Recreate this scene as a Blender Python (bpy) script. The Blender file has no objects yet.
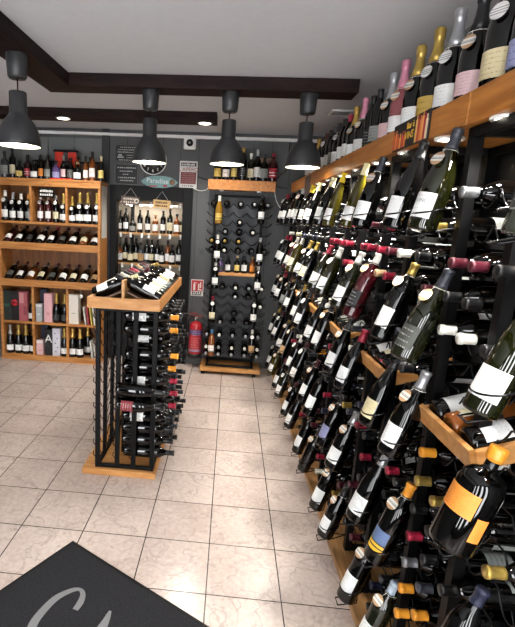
import bpy, math, random
from mathutils import Matrix, Vector
R=random.Random(7)
S=bpy.context.scene; COL=S.collection
PI=math.pi

# ------------------------------------------------------------------ materials
def node_mat(name):
    m=bpy.data.materials.new(name); m.use_nodes=True
    nt=m.node_tree; b=nt.nodes['Principled BSDF']
    return m,nt,b
def N(nt,t,**k):
    n=nt.nodes.new(t)
    for a,v in k.items():
        if a=='op': n.operation=v
        else: n.inputs[a].default_value=v
    return n
def srgb(h):
    h=h.lstrip('#'); v=[int(h[i:i+2],16)/255 for i in (0,2,4)]
    return tuple((c/12.92 if c<=.04045 else ((c+.055)/1.055)**2.4) for c in v)+(1,)
def plain(name,hexcol,rough=.5,metal=0,spec=.5,trans=0,emit=0,coat=0,bump=0,var=.0,scale=30):
    m,nt,b=node_mat(name); c=srgb(hexcol)
    b.inputs['Base Color'].default_value=c; b.inputs['Roughness'].default_value=rough
    b.inputs['Metallic'].default_value=metal; b.inputs['Specular IOR Level'].default_value=spec
    b.inputs['Transmission Weight'].default_value=trans
    b.inputs['Coat Weight'].default_value=coat; b.inputs['Coat Roughness'].default_value=.02
    if emit: b.inputs['Emission Color'].default_value=c; b.inputs['Emission Strength'].default_value=emit
    if var or bump:
        tc=N(nt,'ShaderNodeTexCoord'); nz=N(nt,'ShaderNodeTexNoise'); nz.inputs['Scale'].default_value=scale; nz.inputs['Detail'].default_value=5
        nt.links.new(tc.outputs['Object'],nz.inputs['Vector'])
        if var:
            mx=N(nt,'ShaderNodeMix'); mx.data_type='RGBA'
            mx.inputs[6].default_value=tuple(x*(1-var) for x in c[:3])+(1,); mx.inputs[7].default_value=tuple(min(1,x*(1+var)) for x in c[:3])+(1,)
            nt.links.new(nz.outputs['Fac'],mx.inputs[0]); nt.links.new(mx.outputs[2],b.inputs['Base Color'])
        if bump:
            bp=N(nt,'ShaderNodeBump'); bp.inputs['Strength'].default_value=bump; bp.inputs['Distance'].default_value=.003
            nt.links.new(nz.outputs['Fac'],bp.inputs['Height']); nt.links.new(bp.outputs['Normal'],b.inputs['Normal'])
    return m
def wood(name,c0,c1,stretch=(1,14,14),scale=3,rough=.45,spec=.4):
    m,nt,b=node_mat(name)
    g=N(nt,'ShaderNodeTexCoord'); mp=N(nt,'ShaderNodeMapping'); mp.inputs['Scale'].default_value=stretch
    nz=N(nt,'ShaderNodeTexNoise'); nz.inputs['Scale'].default_value=scale; nz.inputs['Detail'].default_value=6; nz.inputs['Distortion'].default_value=.6
    cr=N(nt,'ShaderNodeValToRGB'); cr.color_ramp.elements[0].position=.3; cr.color_ramp.elements[1].position=.7
    cr.color_ramp.elements[0].color=srgb(c0); cr.color_ramp.elements[1].color=srgb(c1)
    nt.links.new(g.outputs['Object'],mp.inputs['Vector']); nt.links.new(mp.outputs['Vector'],nz.inputs['Vector'])
    nt.links.new(nz.outputs['Fac'],cr.inputs['Fac']); nt.links.new(cr.outputs['Color'],b.inputs['Base Color'])
    b.inputs['Roughness'].default_value=rough; b.inputs['Specular IOR Level'].default_value=spec
    bp=N(nt,'ShaderNodeBump'); bp.inputs['Strength'].default_value=.15; bp.inputs['Distance'].default_value=.002
    nt.links.new(nz.outputs['Fac'],bp.inputs['Height']); nt.links.new(bp.outputs['Normal'],b.inputs['Normal'])
    return m
def paper(name,base,ink,lines=5,dens=.48,rough=.6):
    """printed paper: rows of small broken ink marks, laid out on the label itself"""
    m,nt,b=node_mat(name); L=nt.links
    tc=N(nt,'ShaderNodeTexCoord'); sx=N(nt,'ShaderNodeSeparateXYZ'); L.new(tc.outputs['Generated'],sx.inputs[0])
    mu=N(nt,'ShaderNodeMath',op='MULTIPLY'); mu.inputs[1].default_value=lines; L.new(sx.outputs['Z'],mu.inputs[0])
    fr=N(nt,'ShaderNodeMath',op='FRACT'); L.new(mu.outputs[0],fr.inputs[0])
    lt=N(nt,'ShaderNodeMath',op='LESS_THAN'); lt.inputs[1].default_value=.22; L.new(fr.outputs[0],lt.inputs[0])
    mp=N(nt,'ShaderNodeMapping'); mp.inputs['Scale'].default_value=(22,0,lines*1.01); L.new(tc.outputs['Generated'],mp.inputs['Vector'])
    nz=N(nt,'ShaderNodeTexNoise'); nz.inputs['Scale'].default_value=1.6; nz.inputs['Detail'].default_value=2; L.new(mp.outputs[0],nz.inputs['Vector'])
    gt=N(nt,'ShaderNodeMath',op='GREATER_THAN'); gt.inputs[1].default_value=1-dens; L.new(nz.outputs['Fac'],gt.inputs[0])
    a=N(nt,'ShaderNodeMath',op='SUBTRACT'); a.inputs[1].default_value=.5; L.new(sx.outputs['X'],a.inputs[0])
    ab=N(nt,'ShaderNodeMath',op='ABSOLUTE'); L.new(a.outputs[0],ab.inputs[0])
    l2=N(nt,'ShaderNodeMath',op='LESS_THAN'); l2.inputs[1].default_value=.33; L.new(ab.outputs[0],l2.inputs[0])
    p=N(nt,'ShaderNodeMath',op='MULTIPLY'); L.new(lt.outputs[0],p.inputs[0]); L.new(gt.outputs[0],p.inputs[1])
    q=N(nt,'ShaderNodeMath',op='MULTIPLY'); L.new(p.outputs[0],q.inputs[0]); L.new(l2.outputs[0],q.inputs[1])
    mx=N(nt,'ShaderNodeMix'); mx.data_type='RGBA'; mx.inputs[6].default_value=srgb(base); mx.inputs[7].default_value=srgb(ink)
    L.new(q.outputs[0],mx.inputs[0]); L.new(mx.outputs[2],b.inputs['Base Color']); b.inputs['Roughness'].default_value=rough
    return m
def banded(name,stops,axis='Z',rough=.6):
    m,nt,b=node_mat(name); L=nt.links
    tc=N(nt,'ShaderNodeTexCoord'); sx=N(nt,'ShaderNodeSeparateXYZ'); L.new(tc.outputs['Generated'],sx.inputs[0])
    cr=N(nt,'ShaderNodeValToRGB'); cr.color_ramp.interpolation='CONSTANT'
    e=cr.color_ramp.elements
    while len(e)<len(stops): e.new(.5)
    for i,(p,c) in enumerate(stops): e[i].position=p; e[i].color=srgb(c)
    L.new(sx.outputs[axis],cr.inputs['Fac']); L.new(cr.outputs['Color'],b.inputs['Base Color']); b.inputs['Roughness'].default_value=rough
    return m

M={}
M['black_metal']=plain('black_metal','#060607',.5,0,.16,bump=.1,scale=200)
M['wire']=plain('wire','#1d1d20',.25,.6)
M['steel']=plain('steel','#9a9a9a',.3,1)
M['white_plastic']=plain('white_plastic','#e6e6e4',.4)
M['oak']=wood('oak','#9c6a36','#c4905a')
M['oak_end']=wood('oak_end','#b07c48','#cda06a')
M['shelf_oak']=wood('shelf_oak','#9e6026','#c6833d',(14,1.2,14),3,.35)
M['pine']=wood('pine','#a0652f','#c68c50',(1.2,14,14))
M['pine_back']=wood('pine_back','#5e3b20','#86572f',(10,10,1))
M['tower_oak']=wood('tower_oak','#ad7238','#cf9a5e',(2,10,10))
M['plinth_oak']=wood('plinth_oak','#8a6138','#b98c5a',(14,1.2,14))
M['dark_beam']=wood('dark_beam','#120c0c','#2a1a17',(2,14,14),3,.6,.15)
M['dark_beam_side']=wood('dark_beam_side','#120c0c','#281a17',(14,2,14),3,.6,.15)
GL={'dark':plain('glass_dark','#030303',.04,0,.42,coat=.12),
    'green':plain('glass_green','#121404',.045,0,.5,coat=.35),
    'yellowgreen':plain('glass_yellowgreen','#352f08',.045,0,.5,coat=.35),
    'olive':plain('glass_olive','#121409',.045,0,.5,coat=.35),
    'clear':plain('glass_clear','#34372f',.05,0,.6,coat=.3),
    'amber':plain('glass_amber','#6f3a10',.045,0,.5,coat=.35),
    'gold':plain('glass_gold','#8a6420',.045,0,.5,coat=.35),
    'rose':plain('glass_rose','#8b4a50',.045,0,.5,coat=.35),
    'maroon':plain('glass_maroon','#3a0c12',.045,0,.5,coat=.35),
    'purple':plain('glass_purple','#5a4678',.1,0,.6,coat=.2),
    'grey':plain('glass_grey','#3a3d40',.1,0,.6,coat=.2)}
CP={k:plain('foil_'+k,c,r,me) for k,c,r,me in [('red','#941c34',.4,.1),('burgundy','#4d1a26',.35,.1),('black','#141416',.4,0),('darkgrey','#3b3d45',.35,.2),
    ('navy','#262a40',.35,.1),('white','#dedbd2',.45,0),('silver','#a8a9ac',.3,.6),('gold','#b89a4e',.3,.6),('orange','#e0932a',.4,0),('yellow','#e0c021',.4,0),
    ('cream','#d9cfa0',.45,0),('tan','#b99672',.5,0),('pink','#c98298',.35,.3),('lightblue','#b4c3d4',.4,.1),('copper','#9a6a50',.35,.4),('green','#1f4230',.4,0),('bluecap','#4f86b4',.4,0)]}
LB={'redprint':paper('label_redprint','#7c2630','#d9c8c4',5,.5),'white':paper('label_white','#e6e6e4','#8c8c8e',6,.42),'cream':paper('label_cream','#d8cfae','#4a3c28',5,.46),'cream2':paper('label_cream_wide','#cfc29a','#8a6a3c',6,.46),
    'black':paper('label_black','#16161a','#b8b8b4',5,.5),'kraft':paper('label_kraft','#b38e62','#4a3420',4,.46),'blue':banded('label_blue',[(0,'#e6b52c'),(.16,'#20242e'),(.22,'#e6b52c'),(.34,'#20242e'),(.4,'#5b6e94')]),
    'orange':paper('label_orange','#e08a35','#9a5a22',8,.44),'pink':paper('label_pink','#d7b7b9','#9c6a72',7,.45),'goldl':paper('label_gold','#c0a24e','#6a4c18',3,.45),
    'lilac':paper('label_lilac','#8d8fb4','#3b3c60',4,.46),'yellow':paper('label_yellow','#d9c06c','#3a3420',4,.5),'redwhite':banded('label_redwhite',[(0,'#a82030'),(.2,'#dcdad6'),(.3,'#a82030'),(.5,'#dcdad6'),(.6,'#a82030')]),
    'grey':paper('label_grey','#8d908c','#3c3e40',5,.5),'clear':paper('label_smoked','#3a3c38','#b9bab4',4,.47),'plainwhite':plain('label_plain_white','#e2e2df',.6),'redmark':paper('label_redmark','#e0dcd6','#b03028',2,.5)}
M['string']=plain('string','#d8d4c8',.7)
M['tag']=banded('tag_paper',[(0,'#c39a72'),(.27,'#e7e3dc'),(.44,'#77736e'),(.5,'#e7e3dc'),(.54,'#8a8680'),(.58,'#e7e3dc'),(.76,'#c39a72')])
M['tagw']=banded('tag_paper_white',[(0,'#e9e7e3'),(.3,'#8b8b8b'),(.36,'#e9e7e3'),(.46,'#8b8b8b'),(.52,'#e9e7e3'),(.62,'#8b8b8b'),(.68,'#e9e7e3')])

# ------------------------------------------------------------------ mesh builder
class MB:
    def __init__(s): s.v=[]; s.f=[]; s.sm=[]
    def add(s,vs,fs,smooth=False,T=None):
        o=len(s.v); s.v+=[tuple(T@Vector(v)) if T else tuple(v) for v in vs]
        s.f+=[tuple(i+o for i in f) for f in fs]; s.sm+=[smooth]*len(fs); return s
    def box(s,x0,x1,y0,y1,z0,z1,T=None):
        return s.add([(x,y,z) for x in(x0,x1) for y in(y0,y1) for z in(z0,z1)],[(0,1,3,2),(4,6,7,5),(0,4,5,1),(2,3,7,6),(0,2,6,4),(1,5,7,3)],T=T)
    def lathe(s,prof,seg=20,T=None,smooth=True):
        vs=[];fs=[];rings=[]
        for r,z in prof:
            if r<1e-6: rings.append([len(vs)]); vs.append((0,0,z))
            else:
                rings.append(list(range(len(vs),len(vs)+seg)))
                vs+=[(r*math.cos(2*PI*i/seg),r*math.sin(2*PI*i/seg),z) for i in range(seg)]
        for a,b in zip(rings,rings[1:]):
            for i in range(seg):
                j=(i+1)%seg
                if len(a)==1 and len(b)==1: continue
                if len(a)==1: fs.append((a[0],b[j],b[i]))
                elif len(b)==1: fs.append((a[i],a[j],b[0]))
                else: fs.append((a[i],a[j],b[j],b[i]))
        return s.add(vs,fs,smooth,T)
    def cyl(s,p,q,r,seg=10,r2=None,smooth=True):
        p=Vector(p);q=Vector(q);d=q-p;T=Matrix.Translation(p)@d.to_track_quat('Z','Y').to_matrix().to_4x4()
        h=d.length;r2=r if r2 is None else r2
        return s.lathe([(0,0),(r,0),(r,0),(r2,h),(r2,h),(0,h)],seg,T,smooth)
    def tube(s,pts,r,seg=6):
        pts=[Vector(p) for p in pts];n=len(pts);vs=[];fs=[]
        ref=None
        for i,p in enumerate(pts):
            d=(pts[min(i+1,n-1)]-pts[max(i-1,0)]).normalized()
            if ref is None: ref=Vector((0,0,1)) if abs(d.z)<.9 else Vector((1,0,0))
            u=(ref-d*ref.dot(d))
            if u.length<1e-5: u=d.orthogonal()
            u.normalize(); w=d.cross(u); ref=u
            vs+=[tuple(p+u*(r*math.cos(2*PI*k/seg))+w*(r*math.sin(2*PI*k/seg))) for k in range(seg)]
        for i in range(n-1):
            for k in range(seg):
                l=(k+1)%seg; fs.append((i*seg+k,i*seg+l,(i+1)*seg+l,(i+1)*seg+k))
        fs.append(tuple(range(seg))[::-1]); fs.append(tuple((n-1)*seg+k for k in range(seg)))
        return s.add(vs,fs,True)
    def mesh(s,name,mat):
        me=bpy.data.meshes.new(name); me.from_pydata(s.v,[],s.f); me.polygons.foreach_set('use_smooth',s.sm)
        if mat: me.materials.append(mat)
        me.update(); return me
def bevel_obj(o,w=.004,seg=2):
    md=o.modifiers.new('bevel','BEVEL'); md.width=w; md.segments=seg; md.limit_method='ANGLE'; md.angle_limit=.7
def link(name,me,parent=None,loc=None,mat4=None):
    o=bpy.data.objects.new(name,me); COL.objects.link(o)
    if parent: o.parent=parent
    if mat4 is not None: o.matrix_basis=mat4
    elif loc: o.location=loc
    return o
def obj(name,mb,mat,parent=None,bev=0,**k):
    o=link(name,mb.mesh(name,mat),parent,**k)
    if bev: bevel_obj(o,bev)
    return o
def tag(o,label,cat,group=None):
    o['label']=label; o['category']=cat
    if group: o['group']=group
    return o
def thing(name,label,cat,loc=(0,0,0),mat4=None,group=None):
    o=link(name,None,None,loc,mat4); o.empty_display_size=.05
    return tag(o,label,cat,group)
def struct(name,mb,mat,parent=None,bev=0):
    o=obj(name,mb,mat,parent,bev)
    if not parent: o['kind']='structure'
    return o
def text_mesh(s,size,mat,extrude=.0006,align='CENTER'):
    cu=bpy.data.curves.new('t','FONT'); cu.body=s; cu.size=size; cu.align_x=align; cu.align_y='CENTER'; cu.extrude=extrude; cu.resolution_u=3
    o=bpy.data.objects.new('t',cu); COL.objects.link(o)
    dg=bpy.context.evaluated_depsgraph_get(); me=bpy.data.meshes.new_from_object(o.evaluated_get(dg)); bpy.data.objects.remove(o)
    me.materials.clear(); me.materials.append(mat); return me
def Mat(loc,rx=0,ry=0,rz=0,s=1):
    return Matrix.Translation(loc)@Matrix.Rotation(rz,4,'Z')@Matrix.Rotation(ry,4,'Y')@Matrix.Rotation(rx,4,'X')@Matrix.Scale(s,4)
ORD=['','first','second','third','fourth','fifth','sixth','seventh','eighth','ninth','tenth','eleventh','twelfth','thirteenth','fourteenth','fifteenth','sixteenth','seventeenth','eighteenth','nineteenth','twentieth']
def ordn(n):
    if n<=20: return ORD[n]
    return {2:'twenty-',3:'thirty-'}[n//10]+ORD[n%10] if n%10 else {20:'twentieth',30:'thirtieth'}[n]

# ------------------------------------------------------------------ bottles
SH={ # outline (r,z), z where the capsule starts, label (z0,z1,half angle), height of the hanging tag
 'bordeaux':dict(p=[(0,.004),(.024,.002),(.033,0),(.0365,.004),(.0375,.012),(.0375,.186),(.0355,.202),(.0285,.222),(.0195,.238),(.0152,.250),(.0142,.262),(.0138,.288),(.0155,.289),(.0155,.297),(.0145,.300),(0,.300)],c=.256,l=(.045,.122,1.0)),
 'burgundy':dict(p=[(0,.004),(.026,.002),(.036,0),(.0400,.005),(.0412,.014),(.0412,.138),(.0395,.158),(.0345,.180),(.0270,.206),(.0200,.230),(.0160,.250),(.0146,.268),(.0140,.286),(.0157,.287),(.0157,.294),(.0145,.298),(0,.298)],c=.240,l=(.035,.108,.98)),
 'champagne':dict(p=[(0,.004),(.028,.002),(.039,0),(.0435,.006),(.0445,.016),(.0445,.140),(.0425,.160),(.0370,.184),(.0290,.212),(.0215,.238),(.0170,.258),(.0150,.280),(.0150,.290),(.0178,.294),(.0178,.302),(.0165,.306),(.0185,.312),(.0175,.322),(.012,.328),(0,.328)],c=.215,l=(.035,.100,1.1)),
 'flute':dict(p=[(0,.004),(.024,.002),(.033,0),(.0365,.004),(.0375,.012),(.0375,.125),(.0355,.158),(.0305,.196),(.0235,.236),(.0175,.270),(.0145,.295),(.0138,.318),(.0155,.319),(.0155,.326),(.0145,.330),(0,.330)],c=.270,l=(.035,.105,1.1)),
 'spirit':dict(p=[(0,.004),(.030,.002),(.039,0),(.0415,.004),(.0425,.012),(.0425,.150),(.0405,.165),(.0315,.180),(.0195,.192),(.0150,.202),(.0145,.232),(.0150,.236),(.0185,.237),(.0185,.262),(.0170,.266),(0,.266)],c=.233,l=(.035,.125,1.15)),
 'squat':dict(p=[(0,.004),(.036,.002),(.047,0),(.0515,.005),(.0525,.014),(.0525,.118),(.0505,.136),(.0425,.150),(.0280,.160),(.0175,.168),(.0160,.176),(.0160,.196),(.0165,.199),(.0210,.200),(.0210,.224),(.0195,.228),(0,.228)],c=.197,l=(.025,.095,1.15)),
 'tall':dict(p=[(0,.004),(.026,.002),(.034,0),(.0365,.004),(.0375,.012),(.0375,.205),(.0355,.222),(.0270,.240),(.0180,.254),(.0150,.266),(.0145,.300),(.0150,.304),(.0178,.305),(.0178,.336),(.0165,.340),(0,.340)],c=.268,l=(.045,.150,1.15)),
 'jug':dict(p=[(0,.004),(.044,.002),(.054,0),(.0585,.005),(.0600,.016),(.0600,.190),(.0585,.205),(.0520,.222),(.0380,.236),(.0220,.243),(.0170,.250),(.0165,.266),(.0170,.274),(.0215,.275),(.0225,.279),(.0225,.305),(.0210,.310),(0,.310)],c=.270,l=(.110,.180,.85)),
}
def rad(sh,z):
    p=SH[sh]['p']
    for (r0,z0),(r1,z1) in zip(p[3:],p[4:]):
        if z0<=z<=z1: return r0+(r1-r0)*((z-z0)/(z1-z0) if z1>z0 else 0)
    return p[-2][0]
MC={}
def me_body(sh,gl):
    k=('b',sh,gl)
    if k not in MC: MC[k]=MB().lathe(SH[sh]['p'],24).mesh('body',GL[gl])
    return MC[k]
def me_cap(sh,cp):
    k=('c',sh,cp)
    if k not in MC:
        c=SH[sh]['c']; p=[(rad(sh,c)-.0004,c),(rad(sh,c)+.0008,c)]+[(r+.0008 if r else 0,z+(.0008 if i>=len(SH[sh]['p'])-2 else 0)) for i,(r,z) in enumerate(SH[sh]['p']) if z>c]
        MC[k]=MB().lathe(p,20).mesh('capsule',CP[cp])
    return MC[k]
def patch(sh,z0,z1,ha,off=.0007,n=12,ang=0):
    r=rad(sh,(z0+z1)/2)
    vs=[];fs=[]
    for i in range(n+1):
        a=-PI/2+ang-ha+2*ha*i/n
        for z in(z0,z1):
            rr=rad(sh,z)+off; vs.append((rr*math.cos(a),rr*math.sin(a),z))
    for i in range(n): fs.append((2*i,2*i+2,2*i+3,2*i+1))
    return vs,fs
def me_lab(sh,lb,z0=None,z1=None,ha=None):
    l=SH[sh]['l']; z0=l[0] if z0 is None else z0; z1=l[1] if z1 is None else z1; ha=ha or l[2]
    k=('l',sh,lb,z0,z1,ha)
    if k not in MC: MC[k]=MB().add(*patch(sh,z0,z1,ha),smooth=True).mesh('label',LB[lb])
    return MC[k]
def me_tag(sh,m='tag'):
    k=('t',sh,m)
    if k not in MC:
        c=SH[sh]['c']; z=c-.035
        r=max(rad(sh,z),rad(sh,c-.06)*.95)+.004
        mb=MB(); T=Matrix.Translation((0,-r-.001,z))@Matrix.Rotation(PI/2-.32,4,'X')
        mb.lathe([(0,0),(.021,0),(.021,0),(.021,.0012),(.021,.0012),(0,.0012)],24,T)
        MC[k+('s',)]=MB().tube([(0,-r+.006,z+.017)]+[((rad(sh,c-.004)+.002)*math.cos(a),(rad(sh,c-.004)+.002)*math.sin(a),c-.004) for a in [-PI/2+2*PI*i/12 for i in range(13)]],.0009,4).mesh('string',M['string'])
        MC[k]=mb.mesh('neck_tag',M[m])
    return MC[k]
NB=0
# the lying bottles that show least: (level, file) in the tower and (row, slot) in the wall racks
TOWER_SMALL={(1,3),(1,7),(1,8),(1,9),(2,2),(2,3),(2,4),(2,5),(2,6),(3,3),(3,7),(4,6),(4,7),(5,6),(5,7),(6,5),(6,7),(7,5),(7,6),(7,7),(8,3),(8,4),(8,5),(8,7),(8,9),(9,5),(9,7),(10,3),(10,4),(10,5),(10,9),(11,4),(11,5),(12,5),(12,6)}
TOWER_HIDDEN={(3,6),(5,3)}
RACK_SMALL={(1,11),(1,15),(1,19),(2,11),(2,13),(3,8),(3,9),(3,12),(3,17),(3,20),(4,8),(4,10),(4,14),(5,9),(5,13),(5,16),(5,17),(6,6),(6,8),(6,9),(6,12),(6,13),(6,20),(7,6),(7,7),(7,8),(7,11),(7,12),(7,20),(8,8),(8,13),(8,14),(8,22),(9,14),(9,16),(10,13),(10,19),(10,25),(11,4),(11,8),(12,9),(12,15),(13,15),(13,17),(14,5),(14,10),(14,12),(14,19),(15,1),(15,4),(15,7),(15,10),(15,14),(16,10),(16,21),(16,28),(17,7),(17,19),(17,20)}
RACK_HIDDEN={(1,2),(1,5),(1,12),(1,13),(1,27),(2,4),(2,7),(2,8),(2,14),(2,26),(2,27),(2,30),(3,7),(3,10),(3,22),(3,27),(3,29),(4,1),(4,2),(4,18),(4,28),(5,1),(5,2),(5,6),(5,7),(5,8),(5,12),(6,3),(6,4),(7,5),(8,5),(8,7),(8,11),(8,16),(9,2),(9,3),(9,30),(10,3),(10,5),(10,15),(12,3),(13,1),(13,2),(13,5),(13,6),(13,9),(13,13),(13,14),(14,2),(14,3),(16,1),(16,2),(16,4),(16,8),(16,9),(17,1),(17,6),(17,14)}
class Pile:
    def __init__(s): s.mb=MB(); s.mats=[]; s.idx=[]
    def add(s,me,Mx):
        m_=me.materials[0]
        if m_ not in s.mats: s.mats.append(m_)
        s.mb.add([v.co for v in me.vertices],[tuple(p.vertices) for p in me.polygons],True,Mx); s.idx+=[s.mats.index(m_)]*len(me.polygons)
    def bottle(s,sh,gl,cp,lb,Mx):
        s.add(me_body(sh,gl),Mx); s.add(me_cap(sh,cp),Mx); s.add(me_lab(sh,lb),Mx)
    def build(s,name,label,cat):
        me=s.mb.mesh(name,None)
        for m_ in s.mats: me.materials.append(m_)
        me.polygons.foreach_set('material_index',s.idx); o=link(name,me); tag(o,label,cat); o['kind']='stuff'; return o
tower_pile=Pile(); rack_pile=Pile()
def bottle(sh,gl,cp,lb,mat4,label,group,cat='bottle',tg=None,name='wine_bottle',second=None,lz=None):
    global NB; NB+=1
    root=thing(name,label,cat,mat4=mat4,group=group)
    link('glass_body',me_body(sh,gl),root)
    if cp: link('capsule',me_cap(sh,cp),root)
    if lb: link('label',me_lab(sh,lb,*(lz or ())),root)
    if second: link('label',me_lab(sh,*second),root)
    if tg: link('string',MC[('t',sh,tg,'s')] if ('t',sh,tg,'s') in MC else (me_tag(sh,tg),MC[('t',sh,tg,'s')])[1],link('neck_tag',me_tag(sh,tg),root))
    return root
GN={'dark':'dark','green':'green','yellowgreen':'yellow-green','olive':'olive','clear':'clear','amber':'amber','gold':'golden','rose':'pink','maroon':'maroon','purple':'purple','grey':'grey'}
CN={'darkgrey':'grey','lightblue':'pale blue','bluecap':'blue','black':'black'}
LN={'cream2':'cream','goldl':'gold','redwhite':'red and white','redmark':'white','clear':'smoked','plainwhite':'white'}
def cn(c): return CN.get(c,c)
def ln(l): return LN.get(l,l)

# ================================================================== CAMERA
Rw=Matrix(((0.9953129678899649,0.08533025858780977,0.045506515131433944),(0.061499888670017336,-0.19535574330637942,-0.9788022768929318),(-0.07463149230482656,0.9770132448061027,-0.1996879060679566)))
cd=bpy.data.cameras.new('camera'); cam=bpy.data.objects.new('camera',cd); COL.objects.link(cam)
rt=Rw.transposed()
Mc=Matrix(((rt[0][0],-rt[0][1],-rt[0][2]),(rt[1][0],-rt[1][1],-rt[1][2]),(rt[2][0],-rt[2][1],-rt[2][2]))).to_4x4()
Mc.translation=Vector((0.01631834,-1.78227932,1.63586559)); cam.matrix_world=Mc
cd.sensor_fit='VERTICAL'; cd.sensor_height=36; cd.sensor_width=36*515/627; cd.lens=464/627*36
cd.shift_x=(257.5-192)/627; cd.shift_y=0; cd.clip_start=.02
S.camera=cam
K=.028                         # the whole right-hand side runs very slightly askew to the tiles
YAW=math.atan(K)
def rx(x0,y): return x0-K*y

# ================================================================== SETTING
XL,YF,YB,ZC=-2.95,-3.0,3.36,2.53
# floor: 33 cm tiles
m,nt,b=node_mat('floor_tiles'); L=nt.links
g=N(nt,'ShaderNodeNewGeometry')
br=N(nt,'ShaderNodeTexBrick'); br.offset=0; br.squash=1
for k_,v_ in dict(Scale=1.0).items(): br.inputs[k_].default_value=v_
br.inputs['Mortar Size'].default_value=.0027; br.inputs['Mortar Smooth'].default_value=.15; br.inputs['Brick Width'].default_value=1/3; br.inputs['Row Height'].default_value=1/3
L.new(g.outputs['Position'],br.inputs['Vector'])
vm=N(nt,'ShaderNodeVectorMath',op='SCALE'); vm.inputs['Scale'].default_value=3; L.new(g.outputs['Position'],vm.inputs[0])
fl=N(nt,'ShaderNodeVectorMath',op='FLOOR'); L.new(vm.outputs[0],fl.inputs[0])
wn=N(nt,'ShaderNodeTexWhiteNoise'); wn.noise_dimensions='3D'; L.new(fl.outputs[0],wn.inputs['Vector'])
sc=N(nt,'ShaderNodeVectorMath',op='SCALE'); sc.inputs['Scale'].default_value=9; L.new(wn.outputs['Color'],sc.inputs[0])
ad=N(nt,'ShaderNodeVectorMath',op='ADD'); L.new(g.outputs['Position'],ad.inputs[0]); L.new(sc.outputs[0],ad.inputs[1])
n1=N(nt,'ShaderNodeTexNoise'); n1.inputs['Scale'].default_value=6; n1.inputs['Detail'].default_value=4; n1.inputs['Distortion'].default_value=1.2; L.new(ad.outputs[0],n1.inputs['Vector'])
s1=N(nt,'ShaderNodeMath',op='SUBTRACT'); s1.inputs[1].default_value=.5; L.new(n1.outputs['Fac'],s1.inputs[0])
a1=N(nt,'ShaderNodeMath',op='ABSOLUTE'); L.new(s1.outputs[0],a1.inputs[0])
r1=N(nt,'ShaderNodeMapRange'); r1.inputs['From Min'].default_value=0; r1.inputs['From Max'].default_value=.02; r1.inputs['To Min'].default_value=.75; r1.inputs['To Max'].default_value=0; L.new(a1.outputs[0],r1.inputs['Value'])
n2=N(nt,'ShaderNodeTexNoise'); n2.inputs['Scale'].default_value=2.2; n2.inputs['Detail'].default_value=3; L.new(ad.outputs[0],n2.inputs['Vector'])
g2=N(nt,'ShaderNodeMath',op='MULTIPLY'); L.new(r1.outputs[0],g2.inputs[0]); L.new(n2.outputs['Fac'],g2.inputs[1])
c1=N(nt,'ShaderNodeValToRGB'); c1.color_ramp.elements[0].position=.3; c1.color_ramp.elements[1].position=.75; c1.color_ramp.elements[0].color=srgb('#ab9a92'); c1.color_ramp.elements[1].color=srgb('#d3c5bc')
n3=N(nt,'ShaderNodeTexNoise'); n3.inputs['Scale'].default_value=45; n3.inputs['Detail'].default_value=6; L.new(ad.outputs[0],n3.inputs['Vector'])
mxn=N(nt,'ShaderNodeMath',op='ADD'); hv=N(nt,'ShaderNodeMath',op='MULTIPLY'); hv.inputs[1].default_value=.5; L.new(n3.outputs['Fac'],hv.inputs[0])
h2=N(nt,'ShaderNodeMath',op='MULTIPLY'); h2.inputs[1].default_value=.5; L.new(n2.outputs['Fac'],h2.inputs[0]); L.new(hv.outputs[0],mxn.inputs[0]); L.new(h2.outputs[0],mxn.inputs[1]); L.new(mxn.outputs[0],c1.inputs['Fac'])
mv=N(nt,'ShaderNodeMix'); mv.data_type='RGBA'; mv.inputs[7].default_value=srgb('#74655e'); L.new(g2.outputs[0],mv.inputs[0]); L.new(c1.outputs['Color'],mv.inputs[6])
mg=N(nt,'ShaderNodeMix'); mg.data_type='RGBA'; mg.inputs[7].default_value=srgb('#1c1412'); L.new(br.outputs['Fac'],mg.inputs[0]); L.new(mv.outputs[2],mg.inputs[6])
L.new(mg.outputs[2],b.inputs['Base Color']); b.inputs['Roughness'].default_value=.22; b.inputs['Specular IOR Level'].default_value=.5
bp=N(nt,'ShaderNodeBump'); bp.inputs['Strength'].default_value=.25; bp.inputs['Distance'].default_value=.002; bp.invert=True; L.new(br.outputs['Fac'],bp.inputs['Height']); L.new(bp.outputs['Normal'],b.inputs['Normal'])
M['floor']=m
struct('floor',MB().box(XL-.1,1.35,YF-.1,YB+.6,-.06,0),M['floor'])
M['ceiling']=plain('ceiling_plaster','#cfd2d6',.9,0,.2,bump=.5,var=.05,scale=22)
struct('ceiling',MB().box(XL-.1,1.35,YF-.1,YB+.6,ZC,ZC+.08),M['ceiling'])
# dark grey boarded walls
m,nt,b=node_mat('grey_boards'); L=nt.links
g=N(nt,'ShaderNodeNewGeometry'); sx=N(nt,'ShaderNodeSeparateXYZ'); L.new(g.outputs['Position'],sx.inputs[0])
mu=N(nt,'ShaderNodeMath',op='MULTIPLY'); mu.inputs[1].default_value=5.2; L.new(sx.outputs['X'],mu.inputs[0])
fr=N(nt,'ShaderNodeMath',op='FRACT'); L.new(mu.outputs[0],fr.inputs[0])
lt=N(nt,'ShaderNodeMath',op='LESS_THAN'); lt.inputs[1].default_value=.035; L.new(fr.outputs[0],lt.inputs[0])
nz=N(nt,'ShaderNodeTexNoise'); nz.inputs['Scale'].default_value=4; nz.inputs['Detail'].default_value=5; L.new(g.outputs['Position'],nz.inputs['Vector'])
cr=N(nt,'ShaderNodeValToRGB'); cr.color_ramp.elements[0].color=srgb('#454647'); cr.color_ramp.elements[1].color=srgb('#525354'); L.new(nz.outputs['Fac'],cr.inputs['Fac'])
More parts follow.
